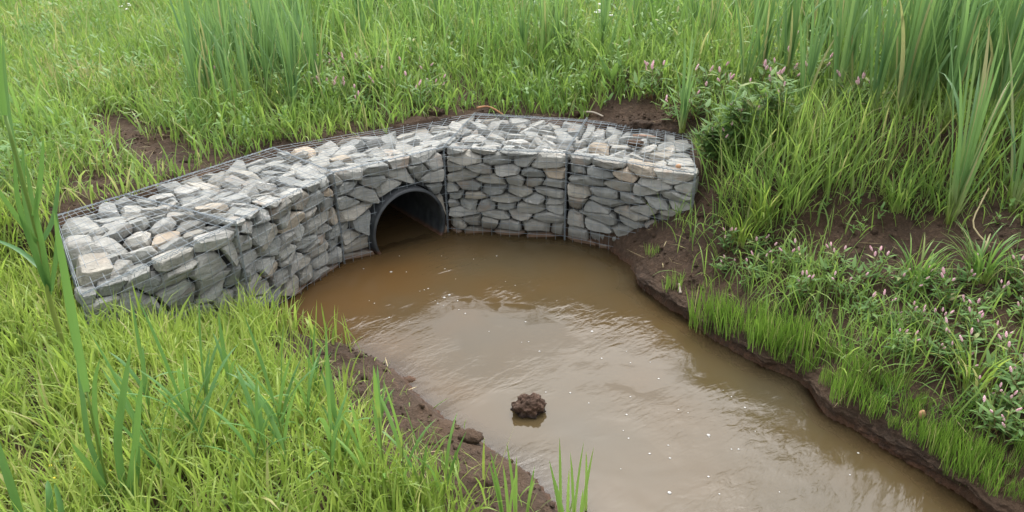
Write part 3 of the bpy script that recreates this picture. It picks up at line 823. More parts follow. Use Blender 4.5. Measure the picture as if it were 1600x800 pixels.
# tall grass further back
def tall_d(i):
    k = ss(.35, 1.3, i['up'] - .4 * fbm(i['x'], i['y'], 2, 1.3)) * (1 - bare(i)) * (.06 + .94 * clumped(i['x'], i['y'], 1.7, -.1, .4))
    left = 1 - .85 * ss(330, 250, i['px']) * ss(40, 110, i['py'] + 40)
    return np.where(i['up'] > 0, k * left, 0)
P, px, py = scatter(42000, -9, 10.5, 5.5, 14.5, tall_d); n = len(P)
blades('tall_grass', P, np.clip(N_(n, .70, .22), .22, 1.25) * (.8 + .25 * ss(6.5, 10, P[:, 1])), np.clip(rng.lognormal(-4.2, .36, n), .006, .034), rng.uniform(0, 6.28, n), np.abs(N_(n, .12, .11)), np.abs(N_(n, .5, .4)) + (rng.random(n) < .18) * rng.uniform(.4, 1.6, n),
       np.clip(N_(n, .5, .25) + .4 * fbm(P[:, 0], P[:, 1], 2, .8), 0, 1), M['tall'], 'tall green grass and reeds filling the meadow behind', segs=5)
def shoulder_d(i):
    k = ell(i['px'], i['py'], 1250, 255, 190, 85) + ell(i['px'], i['py'], 1190, 330, 90, 60) + .7 * ell(i['px'], i['py'], 1480, 270, 160, 60)
    return np.where((i['dR'] < i['dL']) & (i['x'] > 1.4) & (i['up'] > -2), np.clip(k, 0, 1) * (1 - bare(i)) * (.4 + .6 * clumped(i['x'], i['y'], 3, -.3, .3)), 0)
P, px, py = scatter(30000, 1.3, 6, 3.6, 8.5, shoulder_d); n = len(P)
blades('shoulder_grass', P, np.clip(N_(n, .40, .11), .12, .7), np.clip(N_(n, .0105, .003), .005, .017), rng.uniform(0, 6.28, n), np.abs(N_(n, .16, .14)), np.abs(N_(n, .7, .45)),
       np.clip(N_(n, .62, .22), 0, 1), M['meadow'], 'bright waving grass on the shoulder of the right bank', segs=5)
# right bank
def right_d(i):
    d = i['dR'] + .12 * fbm(i['x'], i['y'], 3, 4)
    return np.where((i['dR'] < i['dL']) & (i['up'] < .2) & (i['x'] > .9), ss(.08, .3, d) * (1 - bare(i)) * (.22 + .75 * clumped(i['x'] + 5, i['y'], 2.6, -.2, .4)), 0)
P, px, py = scatter(48000, .9, 6.5, 1.4, 6.4, right_d); n = len(P)
blades('bank_grass', P, np.clip(N_(n, .22, .07), .07, .4), np.clip(N_(n, .0075, .002), .004, .012), rng.uniform(0, 6.28, n), np.abs(N_(n, .3, .22)), np.abs(N_(n, .9, .5)),
       np.clip(N_(n, .45, .25), 0, 1), M['meadow'], 'loose green grass straggling over the right bank', segs=5)

P, px, py = scatter(60000, .9, 4.5, 1.3, 4.6, lambda i: np.where((i['dR'] < i['dL']) & (i['up'] < .2), ss(.0, .07, i['dR'] + .06 * fbm(i['x'], i['y'], 2, 6)) * ss(.75, .35, i['dR']) * clumped(i['x'] + 2, i['y'] - 5, 4, -.02, .32) * ss(4.5, 3.6, i['y']), 0)); n = len(P)
blades('low_grass', P, np.clip(N_(n, .075, .03), .02, .16), np.clip(N_(n, .0045, .0012), .0025, .008), rng.uniform(0, 6.28, n), np.abs(N_(n, .3, .25)), np.abs(N_(n, .8, .5)),
       np.clip(N_(n, .35, .2), 0, .9), M['fine'], 'low dark green mat of grass along the lower right water edge', segs=4)
# broad weed leaves mixed into the meadow: short stems with many lance leaves
def weeds(name, P, mat, label, hm=.36, lm=.08):
    n = len(P); reps = 9
    b = np.repeat(P, reps, 0); N = len(b); H = np.repeat(np.clip(N_(n, hm, hm * .3), .06, .7), reps)
    lean = np.repeat(rng.normal(0, .18, (n, 2)), reps, 0); u = rng.uniform(.15, 1, N)
    b = b + np.column_stack([lean[:, 0] * H * u, lean[:, 1] * H * u, H * u])
    return blades(name, b, np.clip(N_(N, lm, lm * .3), .025, .16), np.clip(N_(N, lm * .26, lm * .07), .008, .04), rng.uniform(0, 6.28, N), N_(N, 1.0, .35), np.abs(N_(N, .5, .4)),
                  np.clip(np.repeat(rng.uniform(.1, .9, n), reps) + N_(N, 0, .1), 0, 1), mat, label, segs=4, twist=.35, cat='weeds')
P, px, py = scatter(15000, -8, 10, 4.6, 12, lambda i: np.where(i['up'] > .05, .5 * (1 - bare(i)) * clumped(i['x'] - 8, i['y'], 1.2, -.15, .35) * ss(.05, .3, i['up']), 0))
weeds('meadow_weeds', P, M['weed'], 'leafy green weeds mixed through the meadow grass')
P, px, py = scatter(5000, 1.0, 6, 1.6, 6.2, lambda i: np.where((i['dR'] < i['dL']) & (i['up'] < .2), .10 * ss(.15, .4, i['dR']) * (1 - bare(i)), 0))
weeds('bank_weeds', P, M['weed'], 'small leafy weeds creeping over the right bank soil', .10, .05)
P, px, py = scatter(4000, -4.5, .3, 1.3, 4.4, lambda i: np.where((i['dL'] < i['dR']) & (i['up'] < 0), .13 * ss(.4, .7, i['dL']), 0))
weeds('ground_weeds', P, M['meadow'], 'small leafy weeds low between the short left grass', .10, .045)

# dry straw and soil crumbs
P, px, py = scatter(5200, -4, 5, 1.6, 8, lambda i: np.where(bare(i) > .2, .5, .16)); n = len(P)
P[:, 2] += .012
blades('straw_litter', P, np.clip(N_(n, .09, .05), .02, .25), np.clip(N_(n, .004, .001), .002, .007), rng.uniform(0, 6.28, n), N_(n, 1.45, .15), N_(n, .1, .2), rng.uniform(0, 1, n), M['straw'],
       'dry straw bits and dead stalks lying on the soil', segs=3, cat='litter')
P, px, py = scatter(26000, -3.4, 4.6, 1.7, 7.4, lambda i: np.where((bare(i) > .15) | (np.minimum(i['dL'], i['dR']) < .5), .25 + .75 * clumped(i['x'], i['y'], 5, -.2, .4), .02))
ico = bmesh.new(); bmesh.ops.create_icosphere(ico, subdivisions=1, radius=1); iv = np.array([v.co[:] for v in ico.verts]); fi = np.array([[v.index for v in f.verts] for f in ico.faces]); ico.free()
n = len(P); sz = np.clip(rng.lognormal(-5.0, .62, n), .002, .045)
V = iv[None] * (sz[:, None, None] * rng.uniform(.6, 1.25, (n, 12, 1))) * np.array([1, 1, .75]) + P[:, None, :] + np.array([0, 0, .002])
F = (fi[None] + 12 * np.arange(n)[:, None, None]).reshape(-1, 3)
tag(link('soil_crumbs', np_mesh('soil_crumbs', V.reshape(-1, 3), F), M['soil']), 'brown soil crumbs and clods scattered over the bare banks', 'soil', kind='stuff')

# ------------------------------------------------------------------ single plants
def curve(p, az, h, tilt, bend, n=7, pw=1.6):
    pts = [p.copy()]; q = p.copy()
    for i in range(n):
        th = tilt + bend * ((i + .5) / n) ** pw
        q = q + Vector((math.sin(th) * math.cos(az), math.sin(th) * math.sin(az), math.cos(th))) * (h / n); pts.append(q.copy())
    return pts
STRAP = lambda n, w_: [w_ * x for x in np.interp(np.linspace(0, 1, n), [0, .12, .5, .8, 1], [.75, .95, 1, .7, .03])]
LANCE = lambda n, w_: [w_ * x for x in np.interp(np.linspace(0, 1, n), [0, .12, .38, .7, 1], [.15, .75, 1, .6, .02])]
def copy_tree(o, loc, rz=0., sc=1., label=None, group=None):
    r = o.copy(); COL.objects.link(r); r.location = loc; r.rotation_euler = (0, 0, rz); r.scale = (sc, sc, sc)
    if label: r['label'] = label
    if group: r['group'] = group
    for ch in o.children:
        c = ch.copy(); COL.objects.link(c); c.parent = r
    return r

def cattail(loc, h, nl, spread, label, group=None, w_=.013, tint=.5):
    root = empty('cattail_clump', loc, label, 'cattail', group)
    lf = MB(); st = MB()
    for k in range(max(2, nl // 6)):
        a = random.uniform(0, 6.28); rr = random.uniform(0, .05) * (1 if k else 0)
        b = Vector((math.cos(a) * rr, math.sin(a) * rr, -.02)); az = random.uniform(0, 6.28)
        st.tube([b + Vector((math.cos(az), math.sin(az), 0)) * .012 * i + Vector((0, 0, .07 * i)) for i in range(4)], [.016, .015, .012, .008], 6)
        for j in range(6):
            hh = h * random.uniform(.6, 1.05); al = az + random.choice((0, math.pi)) + random.gauss(0, .45)
            pts = curve(b + Vector((0, 0, .02)), al, hh, abs(random.gauss(.05, spread)), abs(random.gauss(.15, .25)) + (random.random() < .12) * random.uniform(.6, 1.4), 9, 2.2)
            lf.strip(pts, STRAP(len(pts), w_ * random.uniform(.7, 1.1)), Vector((-math.sin(al + random.gauss(0, .5)), math.cos(al), 0)), min(1, max(0, random.gauss(tint, .34))), fold=.35)
    st.build('stem_base', M['green_stem'], root); lf.build('leaves', M['cattail'], root)
    return root

# the stand at the upper right, the one at the upper left, scattered ones between
protos = [cattail((0, -2.2 - .5 * i, .9), 1.35, 15, .13, 'x', None, .0145, .4 + .05 * i) for i in range(4)]
spots = []
def put_cattail(u, v, sc, label, group):
    p = ground_at(u, v)
    if any((p - q).length < .11 for q in spots): return
    spots.append(p); k = len(spots)
    if k <= 4:
        o = protos[k - 1]; o.location = p; o['label'] = label; o['group'] = group; o.scale = (sc,) * 3
    else: copy_tree(protos[k % 4], p, random.uniform(0, 6.28), sc, label, group)
rs = random.Random(5)
for _ in range(95):
    u, v = rs.triangular(1130, 1680, 1600), rs.uniform(60, 200)
    put_cattail(u, v + max(0, u - 1300) * .05, rs.uniform(.8, 1.1), 'tall blue-green cattail clump in the dense stand at upper right', 'cattails of the upper right stand')
for _ in range(60):
    put_cattail(rs.uniform(310, 500), rs.uniform(70, 200), rs.uniform(.62, .95), 'tall green cattail clump in the upper left stand behind the wall', 'cattails of the upper left stand')
for _ in range(60):
    put_cattail(rs.uniform(500, 1290), rs.uniform(5, 105), rs.uniform(.6, .95), 'scattered cattail clump in the grass behind the middle of the wall', 'scattered cattails in the meadow')
cattail(ground_at(1490, 345), 1.30, 18, .24, 'lone tall cattail clump with pale base rooted in the brown right bank', None, .0135, .55)
cattail(ground_at(1068, 205), .85, 12, .12, 'cattail clump with pale stems just behind the right gabion corner', None, .011, .5)
cattail(ground_at(1580, 330), 1.15, 12, .22, 'cattail clump at the right edge beside the lone cattail', None, .012, .45)

# knotweed with pink spikes
def knotweed(loc, h, ns, label, group=None, lush=False, nsp=5):
    root = empty('knotweed', loc, label, 'wildflower', group)
    st, lf = MB(), MB(); tips = []
    for k in range(ns):
        az = random.uniform(0, 6.28); hh = h * random.uniform(.65, 1.1)
        b = Vector((random.gauss(0, .02), random.gauss(0, .02), -.01))
        pts = curve(b, az, hh, random.uniform(.15, .8) if not lush else random.uniform(.05, .5), random.uniform(-.5, .3), 6, 1)
        st.tube(pts, [.0028] * 4 + [.002] * 3, 4)
        nl = 9 if not lush else 13
        for j in range(nl):
            t = .15 + .85 * j / nl; i = int(t * 6); f = t * 6 - i; p = pts[i].lerp(pts[min(i + 1, 6)], f)
            al = az + j * 2.4 + random.gauss(0, .4); L = random.uniform(.05, .095) * (1.6 if lush else 1)
            lp = curve(p, al, L, random.uniform(.7, 1.25), random.uniform(.2, .9), 5, 1)
            lf.strip(lp, LANCE(6, L * (.16 if lush else .125)), Vector((-math.sin(al), math.cos(al), 0)), random.random(), fold=.3)
        tips.append((pts[-1], (pts[-1] - pts[-2]).normalized()))
        if random.random() < .7:
            p = pts[4]; al = random.uniform(0, 6.28); q = curve(p, al, .07, .4, .2, 3, 1); st.tube(q, .0015, 4); tips.append((q[-1], (q[-1] - q[-2]).normalized()))
    st.build('stem', M['red_stem'], root); lf.build('foliage', M['knot'], root)
    random.shuffle(tips)
    for p, dr in tips[:nsp]:
        sp = MB(); L = random.uniform(.018, .032)
        for q in range(16):
            t = q / 15; a = q * 2.4
            off = Vector((math.cos(a), math.sin(a), 0)) * .0040 * math.sin(math.pi * min(.95, t * .85 + .1))
            sp.blob(dr * (L * t) + off, .0037, .0043, dr, random.random(), 5, 3)
        sp.build('flower_spike', M['pink'], root, p)
    return root
kp = [knotweed((3.5 + i, -2, .9), .20, random.choice((4, 5, 6)), 'x', None, False, random.choice((3, 4, 5))) for i in range(6)]
KL = 'low knotweed plant with small pink flower spikes on the right bank'
KB = 'knotweed plant with pinkish spikes among the grass behind the wall'
kn = [0]
def put_knot(p, sc, label, group):
    k = kn[0]; kn[0] += 1
    if k < 6:
        o = kp[k]; o.location = p; o['label'] = label; o['group'] = group; o.scale = (sc,) * 3
    else: copy_tree(kp[k % 6], p, random.uniform(0, 6.28), sc, label, group)
BAND = [(1085, 395), (1150, 372), (1240, 410), (1290, 430), (1420, 452), (1600, 440), (1620, 640), (1600, 730), (1520, 640), (1440, 560), (1380, 560), (1300, 500), (1230, 470), (1120, 440)]
placed = []
for _ in range(900):
    u, v = rs.uniform(1080, 1640), rs.uniform(370, 730)
    if not bool(inside(np.array([u]), np.array([v]), BAND)[0]) or any(math.hypot(u - a, (v - b) * 1.5) < 39 for a, b in placed): continue
    if u < 1230 and rs.random() < .5: continue
    placed.append((u, v)); put_knot(ground_at(u, v), rs.uniform(.7, 1.15), KL, 'pink knotweed plants on the right bank')
for _ in range(18):
    u, v = rs.uniform(350, 700), rs.uniform(110, 185)
    put_knot(ground_at(u, v), rs.uniform(1.1, 1.7), KB, 'pink knotweed plants behind the wall')
for _ in range(14):
    u, v = rs.uniform(1000, 1420), rs.uniform(90, 200)
    put_knot(ground_at(u, v), rs.uniform(1.2, 2.0), KB, 'pink knotweed plants behind the wall')
for (u, v, hh, lb) in ((1150, 240, .55, 'bushy green knotweed nearest the right end of the wall top'), (1205, 228, .52, 'bushy green knotweed just right of another bushy one near the gabion end'),
                       (1110, 255, .30, 'broad-leaved knotweed hanging over the right gabion end')):
    knotweed(ground_at(u, v), hh, 17, lb, None, True, 6)

# fine bright tufts along the right water edge
def tuft(loc, h, nb, label, group, mat='fine', w_=.0028, sp=.06):
    lf = MB()
    for k in range(nb):
        a = random.uniform(0, 6.28); rr = sp * math.sqrt(random.random())
        pts = curve(Vector((math.cos(a) * rr, math.sin(a) * rr, -.012)), random.uniform(0, 6.28), h * random.uniform(.45, 1.1), abs(random.gauss(.06, .12)), abs(random.gauss(.2, .25)), 4)
        lf.strip(pts, STRAP(5, w_ * random.uniform(.6, 1.2)), Vector((random.uniform(-1, 1), random.uniform(-1, 1), 0)), random.random())
    return tag(lf.build('rush_tuft', M[mat], None, loc), label, 'grass tuft', group)
TL = 'fine bright green rush tuft along the right water edge'
TP = [(1115, 505), (1130, 495), (1150, 508), (1165, 515), (1180, 535), (1205, 530), (1212, 548), (1235, 545), (1265, 560), (1280, 578), (1300, 560), (1330, 590), (1352, 585), (1375, 600), (1345, 615),
      (1400, 612), (1385, 640), (1420, 650), (1450, 680), (1475, 690), (1465, 720), (1490, 735), (1540, 720), (1560, 760), (1530, 770), (1585, 775), (1570, 735), (1600, 720), (1180, 500), (1250, 530), (1155, 480), (1320, 610)]
TP = [p for i, p in enumerate(TP) if i % 7 != 2] + [(1100, 515), (1140, 530), (1190, 553), (1222, 565), (1258, 582), (1290, 600), (1316, 626), (1360, 650), (1395, 672), (1425, 690), (1455, 712), (1500, 752), (1525, 760), (1545, 785), (1440, 640), (1500, 700), (1515, 725)]
tp = [tuft((0, 0, 0), .21, 75, 'x', None, 'fine', .0022, .08) for _ in range(5)]
for i, (u, v) in enumerate(TP):
    p = ground_at(u, v)
    if p.z < .03: continue
    if i < 5: o = tp[i]; o.location = p
    else: o = tp[i % 5].copy(); COL.objects.link(o); o.location = p; o.rotation_euler = (0, 0, random.uniform(0, 6.28))
    k = random.uniform(.5, 1.1) if u < 1290 else random.uniform(.45, .9)
    if u < 1290: k *= 1.25
    o.scale = (k, k, k * random.uniform(.9, 1.2)); tag(o, TL, 'grass tuft', 'rush tufts along the right water edge')
tuft(ground_at(205, 262), .16, 110, 'small round grass tuft alone on bare soil behind the left wall', None, 'meadow', .003, .05)
tuft(ground_at(700, 735), .10, 60, 'low flattened grass tuft on the left mud edge', None, 'meadow', .003, .06)
tuft(ground_at(1020, 400), .10, 40, 'small grass tuft on mud at the foot of the right gabion', None, 'meadow', .003, .05)
tuft(ground_at(1050, 450), .14, 50, 'thin grass tuft on the cut mud edge below the right gabion', None, 'meadow', .003, .07)

# bigger arching grass tussocks
def tussock(loc, h, nb, label, group=None, mat='reed', w_=.006, bend=.9):
    lf = MB()
    for k in range(nb):
        a = random.uniform(0, 6.28); rr = .07 * math.sqrt(random.random())
        al = a + random.gauss(0, .6)
        pts = curve(Vector((math.cos(a) * rr, math.sin(a) * rr, -.012)), al, h * random.uniform(.55, 1.1), abs(random.gauss(.15, .15)), abs(random.gauss(bend, .4)), 6)
        lf.strip(pts, STRAP(7, w_ * random.uniform(.6, 1.1)), Vector((-math.sin(al), math.cos(al), 0)), random.random(), fold=.2)
    return tag(lf.build('grass_tussock', M[mat], None, loc), label, 'grass tussock', group)
tussock(ground_at(1190, 350), .42, 60, 'bright arching grass tussock right of the buried gabion end', None, 'lawn')
tussock(ground_at(1160, 380), .34, 45, 'bright grass tussock on the bank edge nearest the gabion', None, 'lawn', .006)
tussock(ground_at(1400, 330), .30, 60, 'low spreading grass tussock on top of the brown cut', None, 'meadow', .005)
tussock(ground_at(1430, 450), .34, 55, 'arching dark green tussock among pink knotweed below the brown cut', None, 'reed', .006, 1.2)
tussock(ground_at(1530, 440), .42, 55, 'wide arching grass tussock at the right edge below the cattail', None, 'reed', .006, 1.2)
tussock(ground_at(1515, 610), .36, 26, 'bright yellow-green grass tussock among the pink knotweed', None, 'lawn', .008)
tussock(ground_at(1240, 330), .40, 50, 'tall loose grass tussock behind the bright one on the right bank', None, 'meadow', .006)

# reed shoots of the left foreground
def shoot(loc, h, lean, nl, LL, w_, label, group=None, mat='reed'):
    root = empty('reed_shoot', loc, label, 'reed', group)
    az, tl = lean; st, lf = MB(), MB()
    pts = curve(Vector((0, 0, -.02)), az, h * .62, tl, .12, 8, 1)
    st.tube(pts, [.0048 - .0003 * i for i in range(9)], 6)
    for j in range(nl):
        t = .25 + .75 * (j + .5) / nl; i = min(7, int(t * 8)); p = pts[i].lerp(pts[i + 1], t * 8 - i)
        al = az + (0 if j % 2 else math.pi) + random.gauss(0, .7)
        last = j == nl - 1
        lp = curve(p, al, LL * random.uniform(.8, 1.15) * (1.2 if last else 1), .12 if last else random.uniform(.2, .5), .15 if last else random.uniform(.2, 1.1), 8, 1.6)
        lf.strip(lp, STRAP(9, w_ * random.uniform(.8, 1.1)), Vector((-math.sin(al), math.cos(al), 0)), random.uniform(.0, .6), fold=.3)
    st.build('stem', M['green_stem'], root); lf.build('leaves', M[mat], root)
    return root
def bent(name_pts, widths, y0, dy=0.):
    return [at_y(u, v, y0 + dy * i) for i, (u, v) in enumerate(name_pts)]
def smoothline(pts, n=12):
    out = []
    m_ = len(pts)
    for k in range(n + 1):
        t = k / n * (m_ - 1); i = min(m_ - 2, int(t)); f = t - i
        p0, p1, p2, p3 = pts[max(0, i - 1)], pts[i], pts[i + 1], pts[min(m_ - 1, i + 2)]
        out.append(.5 * ((2 * p1) + (p2 - p0) * f + (2 * p0 - 5 * p1 + 4 * p2 - p3) * f * f + (3 * p1 - p0 - 3 * p2 + p3) * f ** 3))
    return out
def big_reed(label, y0, stem, leaves, sr=.007):
    """a near reed: stem and each leaf along its own curve in space; leaves lean towards or away from the viewer"""
    b = at_y(*stem[0], y0); g_ = float(terrain(np.array([b.x]), np.array([b.y]))[0])
    root = empty('reed', (b.x, b.y, g_), label, 'reed'); O = Vector((b.x, b.y, g_))
    sp = [Vector((b.x, b.y, g_ - .02))] + [at_y(u, v, y0) for u, v in stem]
    sp = smoothline(sp, 10); st = MB(); st.tube([p - O for p in sp], [sr * (1 - .045 * i) for i in range(11)], 7); st.build('stem', M['green_stem'], root)
    for pl, w_, dy in leaves:
        q = [at_y(u, v, y0 + dy * i / (len(pl) - 1)) for i, (u, v) in enumerate(pl)]
        q = smoothline(q, 12); lf = MB()
        lf.strip([p - O for p in q], STRAP(13, w_), Vector((1, .35, 0)).normalized(), random.uniform(.0, .25), fold=.45)
        lf.build('leaf', M['reed_dark'], root)
big_reed('tallest reed blade of the left foreground, rising past the gabion end', 2.25, [(190, 830), (160, 725), (136, 612)],
         [([(136, 612), (118, 520), (102, 430), (84, 330)], .0145, -.15), ([(158, 716), (150, 660), (148, 600), (156, 560)], .009, .05),
          ([(170, 760), (140, 690), (128, 610), (120, 560)], .010, .2), ([(178, 790), (150, 740), (110, 690)], .013, -.1)])
big_reed('pair of broad upright reed leaves beside the tallest reed', 2.2, [(196, 840), (194, 780), (193, 740)],
         [([(193, 760), (184, 690), (192, 620), (204, 545)], .0145, .1), ([(200, 770), (212, 690), (216, 640), (222, 590)], .012, -.1), ([(205, 800), (214, 720), (208, 650)], .014, .15)])
big_reed('large dark green reed at the left edge beside the gabion end', 3.3, [(78, 470), (66, 400), (40, 300), (8, 180)],
         [([(8, 180), (0, 120), (-6, 40), (-14, -40)], .014, -.1), ([(40, 300), (20, 220), (10, 150), (4, 60)], .013, .15), ([(52, 340), (62, 290), (68, 215)], .012, -.1),
          ([(62, 385), (84, 340), (92, 275)], .012, .2), ([(60, 380), (25, 335), (-10, 285)], .013, -.2), ([(70, 425), (30, 392), (-15, 372)], .012, .2),
          ([(72, 440), (50, 360), (38, 300), (36, 220)], .013, .1), ([(75, 450), (60, 410), (30, 320), (22, 240)], .013, -.15), ([(78, 460), (70, 400), (52, 320), (40, 250)], .013, .1), ([(76, 455), (66, 380), (56, 330), (60, 290)], .012, -.1), ([(80, 455), (88, 400), (90, 360), (86, 320)], .011, .1)], .014)
big_reed('reed leaf crossing the bottom left corner', 1.95, [(40, 900), (30, 850), (20, 800)],
         [([(45, 850), (25, 780), (5, 720), (-10, 670)], .014, .1), ([(80, 840), (78, 780), (74, 750)], .012, .1), ([(100, 840), (95, 790), (85, 755)], .010, .1)])
SL = 'slender green reed shoot standing above the short left grass'
for (u, v, h, a, tl) in ((462, 770, .56, 2.2, .10), (440, 720, .42, .5, .08), (425, 745, .46, 2.8, .05), (400, 770, .4, .3, .1), (350, 745, .52, 3.0, .22), (330, 690, .42, 1.5, .1), (300, 720, .38, .6, .1), (480, 700, .36, 1., .12),
                         (520, 790, .5, .8, .05), (545, 740, .38, 2.4, .1), (240, 700, .4, 1.2, .1), (500, 640, .3, 2, .1), (380, 660, .36, 2.6, .1), (280, 790, .5, 2.9, .15), (590, 700, .28, .4, .1)):
    shoot(ground_at(u, v), h * 1.35, (a, tl), 6, .34 * h / .45, .0098, SL, 'reed shoots in the left foreground grass', 'reed_dark')
SL2 = 'thin upright reed shoot growing on the bare left mud'
for (u, v, h, a, tl) in ((606, 800, .86, 1.6, .02), (632, 800, .62, 1.2, .05), (655, 810, .50, .6, .08), (690, 800, .36, .4, .1), (582, 790, .5, 2.2, .08)):
    shoot(ground_at(u, v), h, (a, tl), 5, .30, .0085, SL2, 'reed shoots on the bare left mud')
for (pts_, lb) in (([(795, 820), (806, 822), (822, 818), (788, 830)], 'four-leaved bright reed sprout at the bottom edge on mud'), ([(876, 815), (896, 820), (915, 812), (905, 835), (886, 830)], 'bright reed sprout by the water at the bottom edge')):
    b = ground_at(*pts_[0]); root = empty('reed_sprout', b, lb, 'reed'); st, lf = MB(), MB()
    for u, v in pts_:
        p = ground_at(u, v) - b
        for _ in range(2):
            al = random.uniform(0, 6.28); lp = curve(p, al, random.uniform(.28, .44), random.uniform(.02, .2), random.uniform(.05, .35), 8, 1.6)
            lf.strip(lp, STRAP(9, .0065), Vector((random.uniform(.6, 1), random.uniform(-.4, .4), 0)), random.uniform(.4, .9), fold=.3)
        st.tube([p, p + Vector((0, 0, .05))], [.006, .004], 6)
    st.build('stem_base', M['green_stem'], root); lf.build('leaves', M['reed'], root)

# fallen pale stalk in the near left grass
q = smoothline([ground_at(470, 705) + Vector((0, 0, .05)), ground_at(545, 750) + Vector((0, 0, .05)), ground_at(620, 770) + Vector((0, 0, .04)), ground_at(690, 795) + Vector((0, 0, .02))], 12)
mb = MB(); mb.tube(q, [.006] * 9 + [.004] * 4, 6, .8); tag(mb.build('dead_stalk', M['straw']), 'pale dead reed stalk fallen across the near left grass', 'stalk')
q = smoothline([ground_at(1545, 395) + Vector((0, 0, .03)), ground_at(1515, 372) + Vector((0, 0, .08)), ground_at(1525, 345) + Vector((0, 0, .12)), ground_at(1535, 330) + Vector((0, 0, .15))], 10)
mb = MB(); mb.tube(q, [.005] * 11, 6, .9); tag(mb.build('dead_stalk', M['straw']), 'bent pale dead stalk beside the lone right cattail', 'stalk')

# white umbel, dock leaves, yellow flowers
root = empty('white_wildflower', ground_at(938, 75), 'white-flowered wild plant in the grass behind the wall', 'wildflower'); st, hd = MB(), []
for k in range(7):
    pts = curve(Vector((0, 0, 0)), random.uniform(0, 6.28), random.uniform(.35, .5), .15, .25, 4, 1); st.tube(pts, .002, 4); hd.append(pts[-1])
st.build('stem', M['green_stem'], root)
for p in hd:
    mb = MB()
    mb.blob(Vector((0, 0, 0)), .026, .008, tint=.3, seg=9, rings=5, jit=.2)
    for k in range(14): mb.blob(Vector((random.gauss(0, .016), random.gauss(0, .016), random.uniform(.0, .006))), .008, .005, tint=random.random())
    mb.build('flower_head', M['white_petal'], root, p)
root = empty('white_wildflower', ground_at(205, 40), 'small white-flowered plant in the far left meadow', 'wildflower'); st = MB()
for k in range(5):
    pts = curve(Vector((0, 0, 0)), random.uniform(0, 6.28), random.uniform(.2, .35), .15, .3, 4, 1); st.tube(pts, .002, 4)
    mb = MB()
    mb.blob(Vector((0, 0, 0)), .02, .008, tint=.3, seg=9, rings=5, jit=.2)
    for q_ in range(9): mb.blob(Vector((random.gauss(0, .013), random.gauss(0, .013), random.uniform(.0, .006))), .008, .005, tint=random.random())
    mb.build('flower_head', M['white_petal'], root, pts[-1])
st.build('stem', M['green_stem'], root)
def dock(u, v, h, label):
    root = empty('dock_plant', ground_at(u, v), label, 'weed'); lf = MB()
    for k in range(7):
        al = k * 2.4; L = h * random.uniform(.7, 1.1); lp = curve(Vector((0, 0, 0)), al, L, random.uniform(.25, .6), random.uniform(.3, .8), 7, 1.4)
        lf.strip(lp, [L * .085 * x for x in np.interp(np.linspace(0, 1, 8), [0, .2, .4, .6, .85, 1], [.08, .3, .9, 1, .5, .02])], Vector((-math.sin(al), math.cos(al), 0)), random.uniform(.3, .7), fold=.2)
    lf.build('leaves', M['weed'], root)
dock(955, 135, .34, 'dock plant with broad green leaves behind the right gabions')
dock(560, 165, .26, 'dock plant with broad leaves behind the headwall')
dock(505, 185, .2, 'small broad-leaved dock at the right foot of the upper left cattail stand')
root = empty('yellow_wildflower', ground_at(130, 770), 'tiny yellow-flowered plant low in the near left grass', 'wildflower'); st = MB()
for k in range(8):
    pts = curve(Vector((random.gauss(0, .04), random.gauss(0, .04), 0)), random.uniform(0, 6.28), random.uniform(.08, .14), .3, .3, 3, 1); st.tube(pts, .0015, 4)
    mb = MB(); mb.blob(Vector((0, 0, 0)), .007, .005, tint=random.random()); mb.build('flower_head', M['yellow_petal'], root, pts[-1])
st.build('stem', M['green_stem'], root)

# ------------------------------------------------------------------ mud clod in the water, chips, sticks
from mathutils import noise as mnoise
def lump(name, loc, size, mat, label, cat, sub=4, amp=.35, f=2.2):
    bm = bmesh.new(); bmesh.ops.create_icosphere(bm, subdivisions=sub, radius=1)
    o = Vector((random.uniform(0, 50),) * 3)
    for v in bm.verts:
        n_ = mnoise.fractal(v.co * f + o, 1.0, 2.0, 5) * amp + mnoise.noise(v.co * 1.1 + o) * amp * .6
        v.co *= 1 + n_
        v.co = Vector((v.co.x * size[0], v.co.y * size[1], v.co.z * size[2]))
    me = bpy.data.meshes.new(name); bm.to_mesh(me); bm.free(); me.polygons.foreach_set('use_smooth', [True] * len(me.polygons))
    return tag(link(name, me, mat, None, loc), label, cat)
lump('mud_clod', (.085, 3.36, .012), (.090, .075, .082), M['clod'], 'dark brown mud clod sticking out of the stream', 'clod', 5, .34, 2.4)
lump('soil_clump', Vector((1.0, 5.80, GH + .02)), (.07, .06, .03), M['soil'], 'dark soil lump lying on top of the rightmost gabion', 'soil lump', 3)
for (u, v, s_, lb) in ((700, 655, .035, 'dark mud lump on the left water edge above the bare strip'), (735, 685, .045, 'dark crumbly mud lump at the tip of the left water edge'),
                       (640, 600, .04, 'brown mud lump at the bend of the left water edge'), (680, 178, .06, 'dark soil lump behind the headwall'),
                       (895, 183, .06, 'dark soil lump behind the middle gabion'), (1000, 205, .07, 'dark soil heap behind the rightmost gabion'), (640, 178, .05, 'dark soil lump behind the headwall, left of the larger')):
    lump('soil_clump', ground_at(u, v) + Vector((0, 0, s_ * .2)), (s_ * 1.4, s_, s_ * .7), M['soil'], lb, 'soil lump', 3)
lump('stone_chip', ground_at(1438, 656) + Vector((0, 0, .02)), (.018, .012, .03), M['tan_stone'], 'small tan stone chip among rushes by the right water edge', 'stone', 2, .2)
lump('stone_chip', Vector((1.24, 5.25, GH + .012)), (.022, .016, .02), M['tan_stone'], 'small orange stone chip on the rightmost gabion corner', 'stone', 2, .2)
def stick(pts, r, mat, label):
    mb = MB(); q_ = smoothline(pts, 9); mb.tube(q_, [r * (1 - .05 * i) * random.uniform(.85, 1.15) for i in range(10)], 6); tag(mb.build('stick', M[mat]), label, 'stick')
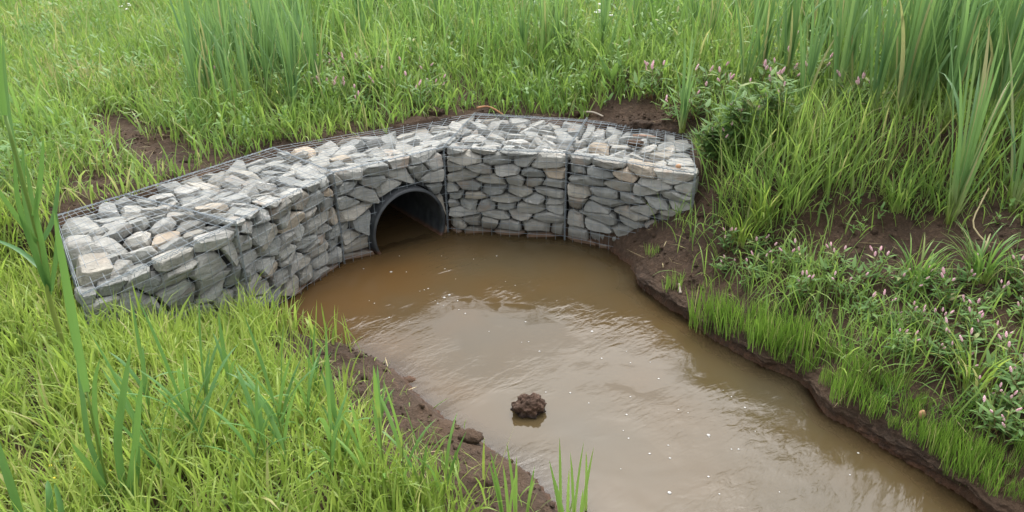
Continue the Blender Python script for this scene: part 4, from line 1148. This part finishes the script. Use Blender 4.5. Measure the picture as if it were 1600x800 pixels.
zq = Vector((0, 0, .025))
stick([ground_at(745, 174) + zq, ground_at(765, 176) + zq * 2, ground_at(790, 186) + zq], .011, 'wood', 'orange-brown root lying behind the middle gabion')
stick([ground_at(905, 180) + zq, ground_at(925, 183) + zq * 1.5, ground_at(942, 186) + zq], .012, 'pale_wood', 'pale dead stick behind the middle gabion')
stick([Vector((1.02, 6.02, GH + .02)), Vector((1.1, 5.98, GH + .03)), Vector((1.2, 5.97, GH + .02))], .010, 'wood', 'short orange root on the rightmost gabion')
stick([ground_at(1062, 470) + zq, ground_at(1060, 455) + zq * 2], .010, 'pale_wood', 'short pale stick standing in the cut mud edge')

# foam flecks on the water
def foam_mesh(r):
    mb = MB(); pts = [Vector((0, 0, -.002)), Vector((0, 0, .0005)), Vector((0, 0, r * .22)), Vector((0, 0, r * .33))]
    mb.tube(pts, [r * .9, r, r * .7, r * .1], 9, .8); return mb.mesh('foam_fleck')
fm = [foam_mesh(r) for r in (.0032, .0045, .006, .010)]
FP = [(694, 465), (702, 461), (715, 470), (680, 470), (693, 478), (684, 474), (656, 455), (663, 453), (669, 451), (611, 425), (624, 400), (695, 420), (712, 436), (740, 405), (776, 400), (790, 440), (805, 446), (821, 503), (764, 518),
      (717, 484), (727, 490), (815, 535), (826, 534), (843, 549), (925, 518), (853, 613), (891, 614), (979, 549), (985, 567), (1029, 592), (1016, 566), (920, 630), (979, 648), (974, 673), (982, 685), (1107, 680), (1075, 645), (1044, 696),
      (1047, 716), (970, 733), (1046, 770), (1107, 745), (1130, 610), (1143, 620), (1164, 637), (1108, 683), (1143, 702), (1154, 702), (1180, 674), (1328, 742), (1341, 708), (1218, 769), (1124, 772), (1015, 709), (577, 470), (585, 474), (608, 496), (640, 503), (635, 425), (568, 420), (690, 400), (985, 620), (940, 560), (870, 470), (1060, 640)]
for i, (u, v) in enumerate(FP):
    d_ = ray(u, v); t = -CAM_H / d_[2]
    tag(link('foam_fleck', fm[(3 if (u, v) in ((694, 465), (702, 461), (925, 518), (1107, 680), (1046, 770), (611, 425)) else i % 3)], M['foam'], None, (d_[0] * t, d_[1] * t, .001)),
        'tiny white foam fleck drifting on the brown water', 'foam', 'foam flecks on the water')
